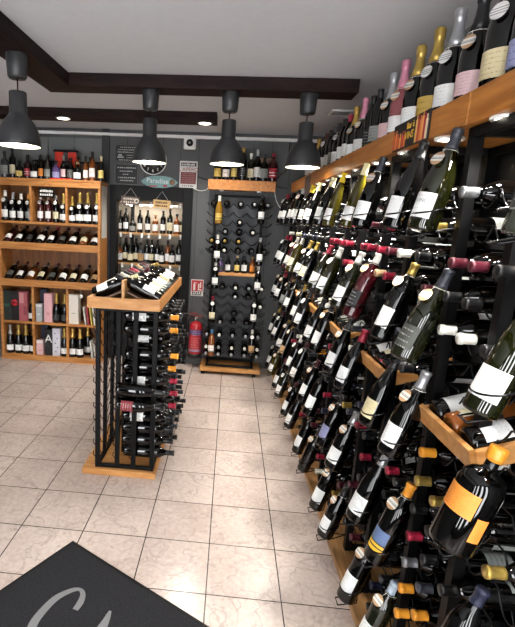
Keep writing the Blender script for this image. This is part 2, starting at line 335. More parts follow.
mx=N(nt,'ShaderNodeMix'); mx.data_type='RGBA'; mx.inputs[7].default_value=srgb('#2c2d2e'); L.new(lt.outputs[0],mx.inputs[0]); L.new(cr.outputs['Color'],mx.inputs[6]); L.new(mx.outputs[2],b.inputs['Base Color'])
b.inputs['Roughness'].default_value=.55
M['wall']=m
M['wall_plain']=plain('grey_paint','#5a5b5c',.6,var=.06,scale=5,bump=.1)
M['niche_wall']=plain('niche_plaster','#a59d90',.8,var=.06,scale=6)
M['black_paint']=plain('black_paint','#09090b',.55,0,.2,bump=.08,scale=60)
NX0,NX1,NZ=-1.27,-.52,1.83       # clear opening of the niche
wb=MB(); wb.box(XL-.1,NX0,YB,YB+.08,0,ZC); wb.box(NX1,1.3,YB,YB+.08,0,ZC); wb.box(NX0,NX1,YB,YB+.08,NZ,ZC)
struct('wall_back',wb,M['wall'])
nb=MB(); nb.box(NX0-.04,NX0,YB+.08,3.64,0,NZ+.04); nb.box(NX1,NX1+.04,YB+.08,3.64,0,NZ+.04); nb.box(NX0-.04,NX1+.04,3.64,3.68,0,NZ+.04); nb.box(NX0-.04,NX1+.04,YB+.08,3.64,NZ,NZ+.04)
struct('wall_niche',nb,M['niche_wall'])
dt=MB(); dt.box(NX0-.06,NX0+.01,YB-.03,YB+.1,0,NZ+.13); dt.box(NX1-.01,NX1+.095,YB-.03,YB+.1,0,NZ+.13); dt.box(NX0+.01,NX1-.01,YB-.03,YB+.1,NZ-.02,NZ+.13)
struct('trim_1',dt,M['black_paint'],bev=.004)
struct('wall_left',MB().box(XL-.1,XL,YF,YB,0,ZC),M['wall_plain'])
M['brick']=None
m,nt,b=node_mat('black_brick'); L=nt.links
g=N(nt,'ShaderNodeNewGeometry'); sx=N(nt,'ShaderNodeSeparateXYZ'); L.new(g.outputs['Position'],sx.inputs[0]); cb=N(nt,'ShaderNodeCombineXYZ'); L.new(sx.outputs['Y'],cb.inputs['X']); L.new(sx.outputs['Z'],cb.inputs['Y'])
br=N(nt,'ShaderNodeTexBrick'); br.inputs['Scale'].default_value=1; br.inputs['Brick Width'].default_value=.12; br.inputs['Row Height'].default_value=.04; br.inputs['Mortar Size'].default_value=.004
br.inputs['Color1'].default_value=srgb('#151517'); br.inputs['Color2'].default_value=srgb('#1c1c1e'); br.inputs['Mortar'].default_value=srgb('#141416'); L.new(cb.outputs[0],br.inputs['Vector'])
gt=N(nt,'ShaderNodeMath',op='GREATER_THAN'); gt.inputs[1].default_value=2.0; L.new(sx.outputs['Z'],gt.inputs[0])
mx=N(nt,'ShaderNodeMix'); mx.data_type='RGBA'; mx.inputs[7].default_value=srgb('#8a8b8e'); L.new(gt.outputs[0],mx.inputs[0]); L.new(br.outputs['Color'],mx.inputs[6]); L.new(mx.outputs[2],b.inputs['Base Color']); b.inputs['Roughness'].default_value=.6
M['brick']=m
def yaw_box(mb,x0,x1,y0,y1,z0,z1):
    mb.add([(rx(x,y),y,z) for x in(x0,x1) for y in(y0,y1) for z in(z0,z1)],[(0,1,3,2),(4,6,7,5),(0,4,5,1),(2,3,7,6),(0,2,6,4),(1,5,7,3)]); return mb
struct('wall_right',yaw_box(MB(),1.03,1.13,YF,YB,0,ZC),M['brick'])
# shop front behind the camera: unseen, daylight slots narrowed for bright streaks on bottles
wf=MB(); edges=[XL-.1,-2.3,-1.9,-1.3,-.9,-.35,.05,.5,.85,1.3]
for i in range(0,9,2): wf.box(edges[i],edges[i+1],YF-.1,YF,0,ZC)
for i in range(1,9,2): wf.box(edges[i],edges[i+1],YF-.1,YF,2.3,ZC); wf.box(edges[i],edges[i+1],YF-.1,YF,0,.2)
struct('wall_front',wf,M['wall_plain'])
# beams
bm_=MB(); bm_.box(-1.1,.75,1.39,1.58,2.45,ZC)
struct('beam_cross',bm_,M['dark_beam'],bev=.004)
struct('beam_side',MB().box(-1.295,-1.1,YF,1.58,2.45,ZC),M['dark_beam_side'],bev=.004)
struct('beam_back',MB().box(XL,-.17,2.4,2.6,2.455,ZC),M['dark_beam'],bev=.004)
# wall trims at the left: dark post and pale panel behind the cabinet top
struct('trim_2',MB().box(-1.42,-1.34,YB-.03,YB,1.9,ZC),plain('dark_post','#26282a',.5),bev=.003)
M['panel']=plain('panel_grey','#6a6d6c',.55,var=.05,scale=6)
pm=MB()
for i in range(5): pm.box(-2.9+i*.295,-2.9+i*.295+.288,YB-.012,YB,1.9,2.43)
struct('trim_3',pm,M['panel'],bev=.002)
# skirting
struct('baseboard_back',MB().box(NX1+.1,.95,YB-.012,YB,0,.07),M['wall_plain'],bev=.002)

def tag_struct(o): o['kind']='structure'
# ================================================================== LAMPS
M['lamp_metal']=plain('lamp_dark_grey','#2e2f31',.45,0,.5,bump=.05,scale=150)
M['lamp_inside']=plain('lamp_inside_white','#e8e6e0',.5)
M['bulb']=plain('bulb_glow','#fff3dc',.5,emit=9)
M['spot_glow']=plain('spot_glow','#fff4e0',.5,emit=14)
def pendant(loc,zb,label,energy=14):
    t=thing('pendant_lamp',label,'lamp',(loc[0],loc[1],zb),group=None)
    top=2.45-zb
    obj('canopy',MB().lathe([(0,top),(.055,top),(.057,top-.004),(.050,top-.112),(.044,top-.122),(0,top-.122)],28),M['lamp_metal'],t)
    obj('cord',MB().cyl((0,0,.27),(0,0,top-.115),.0035,8),M['black_metal'],t)
    H=.33
    out=[(.0,.278),(.042,.278),(.046,.274),(.047,.172),(.049,.164),(.060,.150),(.078,.128),(.094,.102),(.105,.074),(.111,.045),(.1145,.016),(.115,0)]
    inn=[(.1125,.0),(.109,.03),(.102,.065),(.09,.09),(.074,.115),(.05,.14),(.02,.15),(0,.15)]
    shd=obj('shade',MB().lathe(out+[(.1125,0)],36),M['lamp_metal'],t)
    obj('reflector',MB().lathe(inn,36),M['lamp_inside'],shd)
    obj('bulb',MB().lathe([(0,.012),(.03,.014),(.07,.016),(.094,.024),(.094,.030),(.07,.034),(0,.036)],32),M['bulb'],shd)
    ld=bpy.data.lights.new('pendant_light','SPOT'); ld.energy=energy; ld.color=(1,.93,.82); ld.shadow_soft_size=.07; ld.spot_size=2.3; ld.spot_blend=.5
    lo=bpy.data.objects.new('pendant_light',ld); COL.objects.link(lo); lo.parent=t; lo.location=(0,0,.005)
pendant((-1.178,.813),1.985,'dark grey bell pendant lamp at far left, nearest the camera')
pendant((-.57,1.461),1.995,'dark grey bell pendant lamp hanging in front of the round clock')
pendant((-.045,1.459),2.002,'dark grey bell pendant lamp above the small shelf of the back rack')
pendant((.455,1.459),2.0,'dark grey bell pendant lamp beside the wooden wall shelf')
def spot(x,y,z,label,group,energy=9,size=2.0,name='recessed_spotlight',ang=0.0,r=.034):
    t=thing(name,label,'spotlight',(x,y,z),group=group)
    obj('bezel',MB().lathe([(r*.8,.001),(r*.82,-.004),(r*1.05,-.005),(r*1.12,-.001),(r*1.12,.004),(r*.8,.004)],24),M['white_plastic'],t)
    obj('lens',MB().lathe([(0,-.002),(r*.82,-.002),(r*.82,.002),(0,.002)],24),M['spot_glow'],t)
    ld=bpy.data.lights.new('spot_light','SPOT'); ld.energy=energy; ld.color=(1,.95,.87); ld.shadow_soft_size=.03; ld.spot_size=size; ld.spot_blend=.4
    lo=bpy.data.objects.new('spot_light',ld); COL.objects.link(lo); lo.parent=t; lo.location=(0,0,-.012); lo.rotation_euler=(0,ang,0)
spot(-1.53,2.47,2.455,'glowing round spotlight on the back beam above the wine cabinet','spotlights on the back beam',34,2.4,'ceiling_spotlight',r=.058)  # both beam spots drawn wider than real, imitating the bloom around them
spot(-.275,2.5,2.455,'glowing round spotlight near the right end of the back beam','spotlights on the back beam',34,2.4,'ceiling_spotlight',r=.058)
# vent in the ceiling
t=thing('ceiling_vent','small pale grille in the ceiling behind the end of the beam','vent',(.83,2.28,ZC-.012))
obj('frame',MB().box(-.09,.09,-.09,-.07,-.002,.012).box(-.09,.09,.07,.09,-.002,.012).box(-.09,-.07,-.07,.07,-.002,.012).box(.07,.09,-.07,.07,-.002,.012),M['white_plastic'],t,.002)
sl=MB()
for i in range(4): sl.box(-.07,.07,-.06+i*.034,-.045+i*.034,.0,.01)
obj('slats',sl,plain('vent_grey','#9a9b9c',.5),t)
# white conduit along the back wall
o=obj('wall_conduit',MB().box(XL,.93,YB-.035,YB-.001,2.462,2.492),M['white_plastic'],bev=.004); tag(o,'long white cable duct running along the top of the back wall','cable duct')

# ================================================================== LEFT CABINET
CX0,CX1,CY0,CY1=-2.475,-1.355,3.05,3.335
cab=thing('wine_cabinet','tall light pine cabinet of shelves full of bottles against the back wall','cabinet',((CX0+CX1)/2,3.2,0))
def cpart(name,mb,mat,par=cab,bev=.003):
    o=obj(name,mb,mat,par,bev); o.matrix_basis=Matrix.Translation((-(CX0+CX1)/2,-3.2,0)) if par is cab else Matrix.Identity(4); return o
for x in (CX0,CX1-.028): cpart('side_panel',MB().box(x,x+.028,CY0,CY1,0,1.95),M['pine_back'] if 0 else M['pine'])
cpart('back_panel',MB().box(CX0+.028,CX1-.028,CY1-.014,CY1,.0,1.95),M['pine_back'])
IX0,IX1=CX0+.028,CX1-.028
cpart('top_board',MB().box(CX0-.006,CX1+.006,CY0-.012,CY1,1.95,1.972).box(CX0,CX1,CY0-.006,CY0+.016,1.895,1.95),M['pine'])
cpart('shelf_board',MB().box(IX0,IX1,CY0,CY1-.014,1.505,1.53),M['pine'])
for z in (1.235,.835):
    cpart('display_ledge',MB().box(IX0,IX1,CY0-.004,CY0+.018,z,z+.075).box(IX0,IX1,CY0+.018,CY1-.014,z,z+.02),M['pine'])
    T=Matrix.Translation((0,CY0+.03,z+.022))@Matrix.Rotation(math.radians(33),4,'X')
    cpart('sloping_board',MB().box(IX0,IX1,0,.29,-.012,0,T=T),M['pine_back'])
cpart('shelf_board',MB().box(IX0,IX1,CY0,CY1-.014,.80,.822),M['pine']) if 0 else None
cpart('shelf_board',MB().box(IX0,IX1,CY0,CY1-.014,.418,.442),M['pine'])
cpart('plinth',MB().box(IX0,IX1,CY0-.004,CY1-.014,0,.062),M['pine'])
D1,D2=-2.105,-1.72
for x in (D1,D2):
    cpart('divider',MB().box(x-.012,x+.012,CY0+.004,CY1-.014,1.53,1.895),M['pine'])
    cpart('divider',MB().box(x-.012,x+.012,CY0+.004,CY1-.014,.442,.835),M['pine'])
    cpart('divider',MB().box(x-.012,x+.012,CY0+.004,CY1-.014,.062,.418),M['pine'])
def px2x(px,y=3.12): # columns along the cabinet measured on the photograph's shelves
    return -2.44+(px)*(1.085/101.0)
def up(x,y,z,spin=0,s=1): return Mat((x,y,z),0,0,spin,s)
# top of the cabinet
tops=[(3.5,'spirit','grey','black','grey',1.0),(11,'tall','dark','black','cream',.9),(18.2,'squat','dark','black','yellow',.78),(26,'spirit','maroon','black','redwhite',.8),(33,'squat','dark','black','white',.78),
 (39.8,'tall','dark','black','orange',.72),(46.5,'spirit','clear','black','grey',.8),(54.8,'squat','purple','black','lilac',.82),(62.5,'tall','dark','silver','pink',.72),(69,'spirit','dark','black','clear',.85),(76.5,'squat','dark','tan','white',.82),
 (84.3,'tall','amber','black','white',.72),(91,'tall','amber','black','redmark',.86),(99.3,'tall','dark','cream','yellow',.75)]
for i,(px,sh,gl,cp,lb,s) in enumerate(tops):
    bottle(sh,gl,cp,lb,up(px2x(px),3.12+.01*(i%2),1.972,R.uniform(-.1,.1),s),f'{GN[gl]} {dict(tall="tall",squat="squat",spirit="round")[sh]} spirit bottle, {ln(lb)} label, {ordn(i+1)} from left on the cabinet top','spirit bottles on top of the cabinet',name='spirit_bottle')
for i,px in enumerate((22,35,43,58,73,86,96)):
    bottle('spirit',R.choice(['dark','grey','amber','dark']),'black',R.choice(['grey','clear']),up(px2x(px),3.235,1.972,0,.95),f'dark spirit bottle in the back row on the cabinet top, {ordn(i+1)} from left','spirit bottles on top of the cabinet',name='spirit_bottle')
# red stand
t=thing('bottle_stand','bright red metal bottle stand with black top bar on the cabinet','stand',(px2x(62),3.19,1.972))
M['red_gloss']=plain('red_gloss','#d2321f',.3)
obj('base_plate',MB().box(-.12,.12,-.13,.05,0,.012),M['red_gloss'],t,.003)
for sx_ in (-.07,.07):
    obj('upright',MB().box(sx_-.02,sx_+.02,.01,.03,.012,.29).box(sx_-.045,sx_+.045,.006,.01,.2,.29),M['red_gloss'],t,.003)
obj('top_bar',MB().box(-.13,.13,.0,.04,.29,.312),M['black_metal'],t,.003)
t=thing('black_crate','low dark wire basket behind the bottles on the cabinet','basket',(px2x(50),3.29,1.972))
obj('rim',MB().tube([(-.25,-.03,.2),(.5,-.03,.2),(.5,.03,.2),(-.25,.03,.2),(-.25,-.03,.2)],.006),M['black_metal'],t)
bw=MB()
for i in range(16): bw.tube([(-.25+i*.05,-.03,.2),(-.25+i*.05,-.03,.004),(-.25+i*.05,.03,.004),(-.25+i*.05,.03,.2)],.004,5)
obj('wires',bw,M['black_metal'],t)
# row one
r1=[(2.5,'burgundy','dark','white','white',1.05),(10.2,'burgundy','dark','silver','white',.95),(18.4,'burgundy','dark','white','white',.95),(26.4,'burgundy','dark','orange','grey',.95)]
for i,(px,sh,gl,cp,lb,s) in enumerate(r1):
    bottle(sh,gl,cp,lb,up(px2x(px)+.008,3.115,1.53,R.uniform(-.15,.15),s),f'dark wine bottle, {cn(cp)} capsule, {ordn(i+1)} from left in upper left cabinet bay','bottles in the upper left bay',tg='tagw')
for i,(px,cp) in enumerate(((6,'silver'),(14,'darkgrey'),(23,'silver'))):
    bottle('bordeaux','dark',cp,'white',up(px2x(px)+.008,3.22,1.53,0,1),f'dark bottle with {cn(cp)} capsule in back row, {ordn(i+1)} from left, upper left cabinet bay','bottles in the upper left bay')
for i,(px,sh,gl,cp,lb) in enumerate([(38.5,'bordeaux','maroon','white','white'),(46.4,'bordeaux','maroon','tan','white'),(54.2,'bordeaux','dark','silver','cream'),(62,'champagne','dark','gold','white')]):
    bottle(sh,gl,cp,lb,up(px2x(px)+.004,3.12,1.53,R.uniform(-.15,.15),.93),f'{GN[gl]} bottle with {cp} capsule and paired tags, {ordn(i+1)} in upper middle cabinet bay','bottles in the upper middle bay',tg='tagw')
for i,px in enumerate((72.5,80,88,97)):
    bottle('champagne','dark','gold','white',up(px2x(px)-.012,3.115,1.53,R.uniform(-.15,.15),.98 if i else .85),f'champagne bottle with gold foil, {ordn(i+1)} from left in upper right cabinet bay','gold-foiled champagne in the upper right bay',tg='tagw',name='champagne_bottle')
# the two sloping rows
def slope_bottle(x,z,i,row,sh,gl,lb,cp):
    a=math.radians(33); n=Vector((0,-math.sin(a),math.cos(a))); u=Vector((0,math.cos(a),math.sin(a)))
    base=Vector((x,CY0+.03,z+.022))+n*.043+u*.012
    Mx=Matrix.Translation(base)@Matrix.Rotation(-(PI/2-a),4,'X')@Matrix.Rotation(R.uniform(-.25,.25),4,'Z')@Matrix.Scale(1.04,4)
    bottle(sh,gl,cp,lb,Mx,f'{GN[gl]} bottle, {ln(lb)} label, {ordn(i+1)} from left lying in the {row} sloping cabinet row',f'bottles in the {row} sloping row',tg='tagw')
for i in range(9):
    slope_bottle(-2.385+.119*i,1.235,i,'upper','burgundy',['maroon','dark','dark','dark','dark','dark','dark','amber','dark'][i],['white','white','black','white','white','clear','white','cream','white'][i],['burgundy','black','maroon','black','red','black','burgundy','tan','black'][i] if ['burgundy','black','maroon','black','red','black','burgundy','tan','black'][i] in CP else 'burgundy')
for i in range(9):
    slope_bottle(-2.385+.119*i,.835,i,'lower','burgundy',['dark','dark','amber','dark','dark','dark','dark','dark','dark'][i],['clear','white','white','cream','clear','white','cream','white','kraft'][i],['burgundy','burgundy','burgundy','black','burgundy','burgundy','burgundy','black','burgundy'][i])
# gift boxes and champagne below
def gift(px,w,h,d,z,col,label,panel=None,y=3.075,group=None):
    x=px2x(px)
    t=thing('gift_box',label,'box',(x,y+d/2,z),group='gift boxes in the cabinet')
    ct=obj('carton',MB().box(-w/2,w/2,-d/2,d/2,0,h),plain('carton_'+col[1:],col,.45,var=.04),t,.002)
    if panel:
        for (nm,x0,x1,z0,z1,c) in panel:
            obj(nm,MB().box(x0*w/2,x1*w/2,-d/2-.001,-d/2+.001,z0*h,z1*h),plain('print_'+c[1:],c,.45),ct)
    return ct
z4,z5=.442,.062
gift(2.2,.095,.335,.09,z4,'#16241e','dark green gift box, leftmost of the upper row of boxes',[('print_band',-.7,.7,.45,.55,'#2e5240')])
t=gift(11,.085,.325,.09,z4,'#191416','black gift box with a round red emblem',None)
obj('emblem',MB().lathe([(0,0),(.038,0),(.038,.001),(0,.001)],24,Matrix.Translation((0,-.0455,.2))@Matrix.Rotation(PI/2,4,'X')),plain('emblem_red','#b82030',.4),t)
obj('emblem_bar',MB().box(-.034,.034,-.0475,-.0462,.193,.208),plain('emblem_dark','#5a0d16',.4),t)
gift(20,.095,.33,.09,z4,'#a85860','mottled rose red gift box beside a lone bottle',[('print_band',-.9,.2,.6,.95,'#c98a8c'),('print_band',.1,.9,.2,.5,'#8a3c46')])
bottle('champagne','dark','gold','white',up(px2x(28.4),3.11,z4,0,.95),'champagne bottle with gold foil beside the mottled rose gift box','champagne bottles among the gift boxes',name='champagne_bottle')
gift(36.5,.068,.2,.08,z4,'#a9adb0','small grey gift box with a white lid',[('print_band',-1,1,.86,1,'#e0e0e0'),('print_band',-.5,.5,.4,.46,'#d8d8d8')])
gift(37.5,.075,.35,.07,z4,'#20223a','tall navy gift box behind the small grey box',None,y=3.18)
gift(46.3,.09,.325,.09,z4,'#dba9ae','tall pink gift box in the middle bay',[('print_band',-.4,.4,.3,.34,'#b87880'),('print_band',-.3,.3,.24,.26,'#b87880')])
for i,px in enumerate((54.0,62.6)):
    bottle('champagne','dark','gold','black',up(px2x(px),3.115,z4,0,1.0),f'champagne bottle, black label, {["left","right"][i]} of the pair beside the tall pink box','champagne bottles among the gift boxes',name='champagne_bottle')
gift(73,.105,.33,.1,z4,'#dcd6cc','wide white gift box in the right bay',[('print_band',-.4,.4,.35,.38,'#a8a094')])
t=thing('price_disc','small white round tag hanging at the front of the right bay','tag',(px2x(81.5),3.052,.76))
obj('disc',MB().lathe([(0,0),(.022,0),(.022,.002),(0,.002)],20,Matrix.Rotation(PI/2,4,'X')),M['tagw'],t); obj('string',MB().cyl((0,0,.02),(0,0,.075),.001,5),M['white_plastic'],t)
for i,px in enumerate((4,12.6,21,29)):
    bottle('champagne','dark','gold' if i else 'silver','white',up(px2x(px),3.11+.01*(i%2),z5,R.uniform(-.2,.2),.98),f'champagne bottle, {"gold" if i else "silver"} foil, {ordn(i+1)} from left in front of the lower left bay','champagne bottles in the lower bays',name='champagne_bottle')
for i,px in enumerate((17,25.5)):
    bottle('champagne','dark','copper','white',up(px2x(px),3.22,z5,0,1),f'champagne bottle with copper foil behind, {["left","right"][i]} one of the lower left bay','champagne bottles in the lower bays',name='champagne_bottle')
gift(36.8,.075,.17,.08,z5,'#d9b0b2','small pink gift box with white lid on the bottom shelf',[('print_band',-1,1,.82,1,'#e6e2e0'),('print_band',-.5,.5,.3,.36,'#b88084')])
gift(38,.08,.33,.07,z5,'#1e2036','tall navy gift box behind the small pink box',None,y=3.18)
t=gift(46.3,.078,.3,.085,z5,'#141416','black gift box printed with a large pale letter A',None)
obj('lettering',text_mesh('A',.12,plain('letter_white','#c9c9c7',.5)),plain('x','#ffffff') and None,t) if 0 else None
lo=link('lettering',text_mesh('A',.13,plain('letter_white','#c9c9c7',.5)),t,mat4=Mat((0,-.0435,.19),PI/2))
gift(54.5,.085,.315,.085,z5,'#c9c9d4','pale grey gift box with small dark sprigs',[('print_band',-.5,-.2,.8,.84,'#3a3a4c'),('print_band',.1,.4,.62,.66,'#3a3a4c'),('print_band',-.4,-.1,.45,.49,'#3a3a4c'),('print_band',.2,.5,.3,.34,'#3a3a4c'),('print_band',-.3,.0,.14,.18,'#3a3a4c')])
bottle('champagne','dark','gold','white',up(px2x(62.3),3.11,z5,0,.98),'champagne bottle beside the pale sprigged gift box on the bottom shelf','champagne bottles in the lower bays',name='champagne_bottle')
for i,(px,y) in enumerate(((71,3.11),(79,3.105),(75,3.22),(84,3.22))):
    bottle('champagne','dark','gold' if i!=2 else 'copper','white',up(px2x(px),y,z5,R.uniform(-.2,.2),1.0),f'champagne bottle, {["left front","right front","left back","right back"][i]} of four in the lower right bay','champagne bottles in the lower bays',name='champagne_bottle')
def leaflets(px0,z,n,where):
    for i in range(n):
        c=R.choice(['#d8d4cc','#3a4a30','#a83240','#c9b45a','#22262a','#dcdcd8'])
        o=obj('brochure',MB().box(-.006,.006,-.08,.08,0,.2),plain('cover_'+c[1:]+str(z)+str(i),c,.4,var=.35,scale=25),mat4=Mat((px2x(px0+i*3.2),3.14,z+.002),0,-.13,0)); tag(o,f'thin brochure leaning, {ordn(i+1)} from left in the {where} right bay','brochure','brochures in the cabinet')
leaflets(86,z4,4,'middle'); leaflets(93,z5,2,'bottom')
# hanging slate on the cabinet front and price list on its side
t=thing('hanging_slate','small black slate with white lettering hanging on the cabinet front','sign',(px2x(48.5),3.034,1.83))
obj('board',MB().box(-.085,.085,-.004,.004,-.045,.045),M['black_paint'],t,.002)
obj('string',MB().tube([(-.07,0,.045),(0,.0,.115),(.07,0,.045)],.0015,5),M['wire'],t)
wl=plain('chalk_white','#dcdcd8',.7)
lt_=MB()
for zz,n_ in ((.02,9),(-.016,6)):
    for i in range(n_):
        x=-.07+i*.14/n_; lt_.box(x,x+.14/n_*.7,-.0055,-.004,zz-.012,zz+.012*R.uniform(.5,1))
obj('lettering',lt_,wl,t)
t=thing('price_list','long white printed price list taped to the cabinet side','notice',(CX1+.0015,3.2,1.62))
obj('sheet',MB().box(-.001,.001,-.1,.1,-.23,.31),paper('list_paper','#c9cac6','#6a6a6a',28,.55),t)

# ================================================================== NICHE
M['niche_oak']=wood('niche_oak','#9a7040','#bd9360',(2,12,12))
def niche_shelf(z,y0,label):
    t=thing('niche_shelf',label,'shelf',((NX0+NX1)/2,3.55,z))
    bd=obj('board',MB().box(NX0-(NX0+NX1)/2,NX1-(NX0+NX1)/2,y0-3.55,.09,-.022,0),M['niche_oak'],t,.002)
    for i in range(7):
        x=-.33+i*.11+R.uniform(-.02,.02)
        obj('price_ticket',MB().box(x-.012,x+.012,y0-3.55-.003,y0-3.55-.001,-.055,-.004),M['white_plastic'],bd)
niche_shelf(1.455,3.46,'wooden shelf in the niche with a row of spirit bottles')
niche_shelf(1.11,3.46,'lower wooden shelf in the niche behind the bottle tower')
niche_shelf(1.80,3.50,'short top shelf of the niche under the black lintel')
o=obj('shelf_upright',MB().box(-1.155,-1.12,3.6,3.64,0,NZ),M['black_paint'],bev=.003); tag(o,'slim black upright at the back of the niche','upright')
t=thing('low_cupboard','dark cupboard filling the niche below its shelves','cupboard',((NX0+NX1)/2,3.52,0))
obj('carcass',MB().box(NX0+.012-(NX0+NX1)/2,NX1-.012-(NX0+NX1)/2,-.06,.11,0,.95),M['black_paint'],t,.004)
for s_ in (-1,1):
    d=obj('door',MB().box(.004 if s_>0 else -.355,.355 if s_>0 else -.004,-.078,-.06,.03,.93),M['black_paint'],t,.003)
    obj('knob',MB().lathe([(0,0),(.008,0),(.012,.018),(0,.022)],12,Matrix.Translation((s_*.03,-.078,.55))@Matrix.Rotation(PI/2,4,'X')),M['steel'],d)
def nx(px): return -1.254+(px-116)*(.745/67.5)-.02
ra=[(116.6,'bordeaux','dark','white',.8),(122.4,'bordeaux','dark','white',.9),(129.4,'squat','dark','grey',.75),(137,'bordeaux','dark','white',.85),(145,'bordeaux','dark','white',.85),(153,'spirit','amber','white',.8),(161,'bordeaux','dark','white',.85),(168,'tall','olive','cream',.85),(175.2,'spirit','amber','white',.85),(181.5,'spirit','clear','cream',.85)]
for i,(px,sh,gl,lb,s) in enumerate(ra):
    bottle(sh,gl,'black' if i!=5 else 'tan',lb,up(nx(px)+.012,3.53,1.455,R.uniform(-.3,.3),s),f'{GN[gl]} spirit bottle, {ordn(i+1)} from left on the upper niche shelf','spirit bottles on the upper niche shelf',name='spirit_bottle')
rb=[(116.2,'spirit','amber','white',.8),(121.8,'bordeaux','dark','cream',.92),(127.4,'spirit','olive','cream',.8),(133,'bordeaux','dark','cream',.92),(138.8,'spirit','grey','kraft',.88),(144.5,'bordeaux','dark','white',.9),(150,'bordeaux','dark','cream',.9),(155.6,'bordeaux','dark','white',.9),(160.8,'spirit','dark','white',.8),(166.3,'tall','amber','white',.8),(171.5,'spirit','dark','white',.85),(178.3,'bordeaux','dark','white',.95)]
for i,(px,sh,gl,lb,s) in enumerate(rb):
    bottle(sh,gl,'black',lb,up(nx(px)+.012,3.53+.03*(i%2),1.11,R.uniform(-.3,.3),s),f'{GN[gl]} spirit bottle, {ordn(i+1)} from left on the lower niche shelf','spirit bottles on the lower niche shelf',name='spirit_bottle')

t=thing('niche_light','slim white light strip under the niche top shelf','light',((NX0+NX1)/2,3.5,1.765)) # strip
obj('housing',MB().box(-.3,.3,-.012,.012,0,.012),M['white_plastic'],t,.002); obj('diffuser',MB().box(-.29,.29,-.01,.01,-.004,0),M['bulb'],t)
ld=bpy.data.lights.new('niche_lamp','AREA'); ld.shape='RECTANGLE'; ld.size=.58; ld.size_y=.02; ld.energy=1.5; ld.color=(1,.9,.78)
lo=bpy.data.objects.new('niche_lamp',ld); COL.objects.link(lo); lo.parent=t; lo.location=(0,0,-.006)
# ================================================================== SIGNS ON THE BACK WALL
def wall_sign(name,label,cat,x0,x1,z0,z1,mat,y=YB,th=.012,bev=.003):
    t=thing(name,label,cat,((x0+x1)/2,y-th/2,(z0+z1)/2)); w,h=(x1-x0)/2,(z1-z0)/2
    return obj('board',MB().box(-w,w,-th/2,th/2,-h,h),mat,t,bev),w,h,-th/2
def bars(par,rows,y,mat,name='lettering'):
    for (z,x0,x1,hh,n_) in rows:
        mb=MB(); w=(x1-x0)/n_
        for i in range(n_): mb.box(x0+i*w,x0+i*w+w*R.uniform(.55,.85),y-.0015,y,z-hh/2,z+hh/2*R.uniform(.5,1))
        obj(name,mb,mat,par)
slate=plain('slate','#2c2e31',.7,var=.1)
edge=plain('slate_edge','#8a8c8c',.6)
def frame(par,w,h,y,mat,t_=.004):
    obj('border',MB().box(-w,w,y-.002,y,h-t_,h).box(-w,w,y-.002,y,-h,-h+t_).box(-w,-w+t_,y-.002,y,-h+t_,h-t_).box(w-t_,w,y-.002,y,-h+t_,h-t_),mat,par)
chalk=plain('chalk','#b5b6b4',.7)
t,w,h,y=wall_sign('chalk_board','upper black chalkboard with white writing left of the clock','sign',-1.285,-1.03,2.205,2.38,slate); frame(t,w*.97,h*.96,y,edge,.002)
bars(t,[(.06,-.07,.1,.011,8),(.035,-.09,.1,.011,10),(.01,-.1,.08,.011,9),(-.02,.0,.08,.008,5),(-.045,-.0,.07,.008,5),(-.07,-.08,.08,.009,9)],y,chalk)
obj('sketch',MB().box(-.1,-.03,y-.0015,y,-.05,-.035).box(-.09,-.05,y-.0015,y,-.03,-.012),chalk,t)
t,w,h,y=wall_sign('chalk_board','lower black chalkboard above the niche with five lines of writing','sign',-1.285,-1.025,1.965,2.185,slate); frame(t,w*.97,h*.96,y,edge,.003)
bars(t,[(.068,-.1,.11,.013,9),(.032,-.075,.07,.012,7),(.0,-.04,.03,.012,3),(-.035,-.09,.1,.013,9),(-.065,-.07,.08,.012,8)],y,chalk)
# clock
t=thing('wall_clock','round black wall clock with white rim, mostly behind a pendant lamp','clock',mat4=Mat((-.868,YB-.001,2.225),s=.82))
RX=Matrix.Rotation(PI/2,4,'X')
face=obj('face',MB().lathe([(0,0),(.17,0),(.17,.014),(0,.014)],48,RX),plain('clock_black','#17181a',.4),t)
obj('rim',MB().lathe([(.165,0),(.178,0),(.18,.012),(.174,.022),(.166,.018),(.165,0)],48,RX),M['white_plastic'],t)
for i in range(1,13):
    a=PI/2-i*PI/6
    link('numeral',text_mesh(str(i),.055,M['white_plastic']),face,mat4=Mat((.128*math.cos(a),-.0152,.128*math.sin(a)),PI/2))
obj('hands',MB().box(-.004,.004,-.018,-.016,-.02,.11).box(-.075,.015,-.020,-.018,-.005,.005),M['white_plastic'],t)
# surfboard sign
t=thing('surfboard_sign','pale blue surfboard-shaped sign reading Paradise above the niche','sign',(-.79,YB-.031,2.008))
n=24; vs=[];fs=[]
for sgn in (-1,1):
    for i in range(n+1):
        u=-1+2*i/n; hh=.062*(1-abs(u)**2.6)**.8 if abs(u)<1 else 0.0
        vs+=[(u*.198,sgn*.007,-hh),(u*.198,sgn*.007,hh)]
k2=2*(n+1)
for i in range(n):
    fs+=[(2*i,2*i+2,2*i+3,2*i+1),(k2+2*i,k2+2*i+1,k2+2*i+3,k2+2*i+2),(2*i+1,2*i+3,k2+2*i+3,k2+2*i+1),(2*i,k2+2*i,k2+2*i+2,2*i+2)]
obj('board',MB().add(vs,fs),plain('surf_blue','#7fa7a8',.5,var=.2,scale=14),t)
obj('stripe',MB().box(-.11,-.02,-.0085,-.007,-.052,-.04).box(.04,.085,-.0085,-.007,-.05,-.03),plain('surf_red','#b8333c',.5),t)
obj('motif',MB().lathe([(0,0),(.03,0),(.03,.001),(0,.001)],18,Matrix.Translation((.14,-.0085,.0))@RX),plain('surf_brown','#8a6a50',.5),t)
link('lettering',text_mesh('Paradise',.072,plain('surf_white','#eaf0ee',.5)),t,mat4=Mat((-.02,-.0085,.008),PI/2,.04))
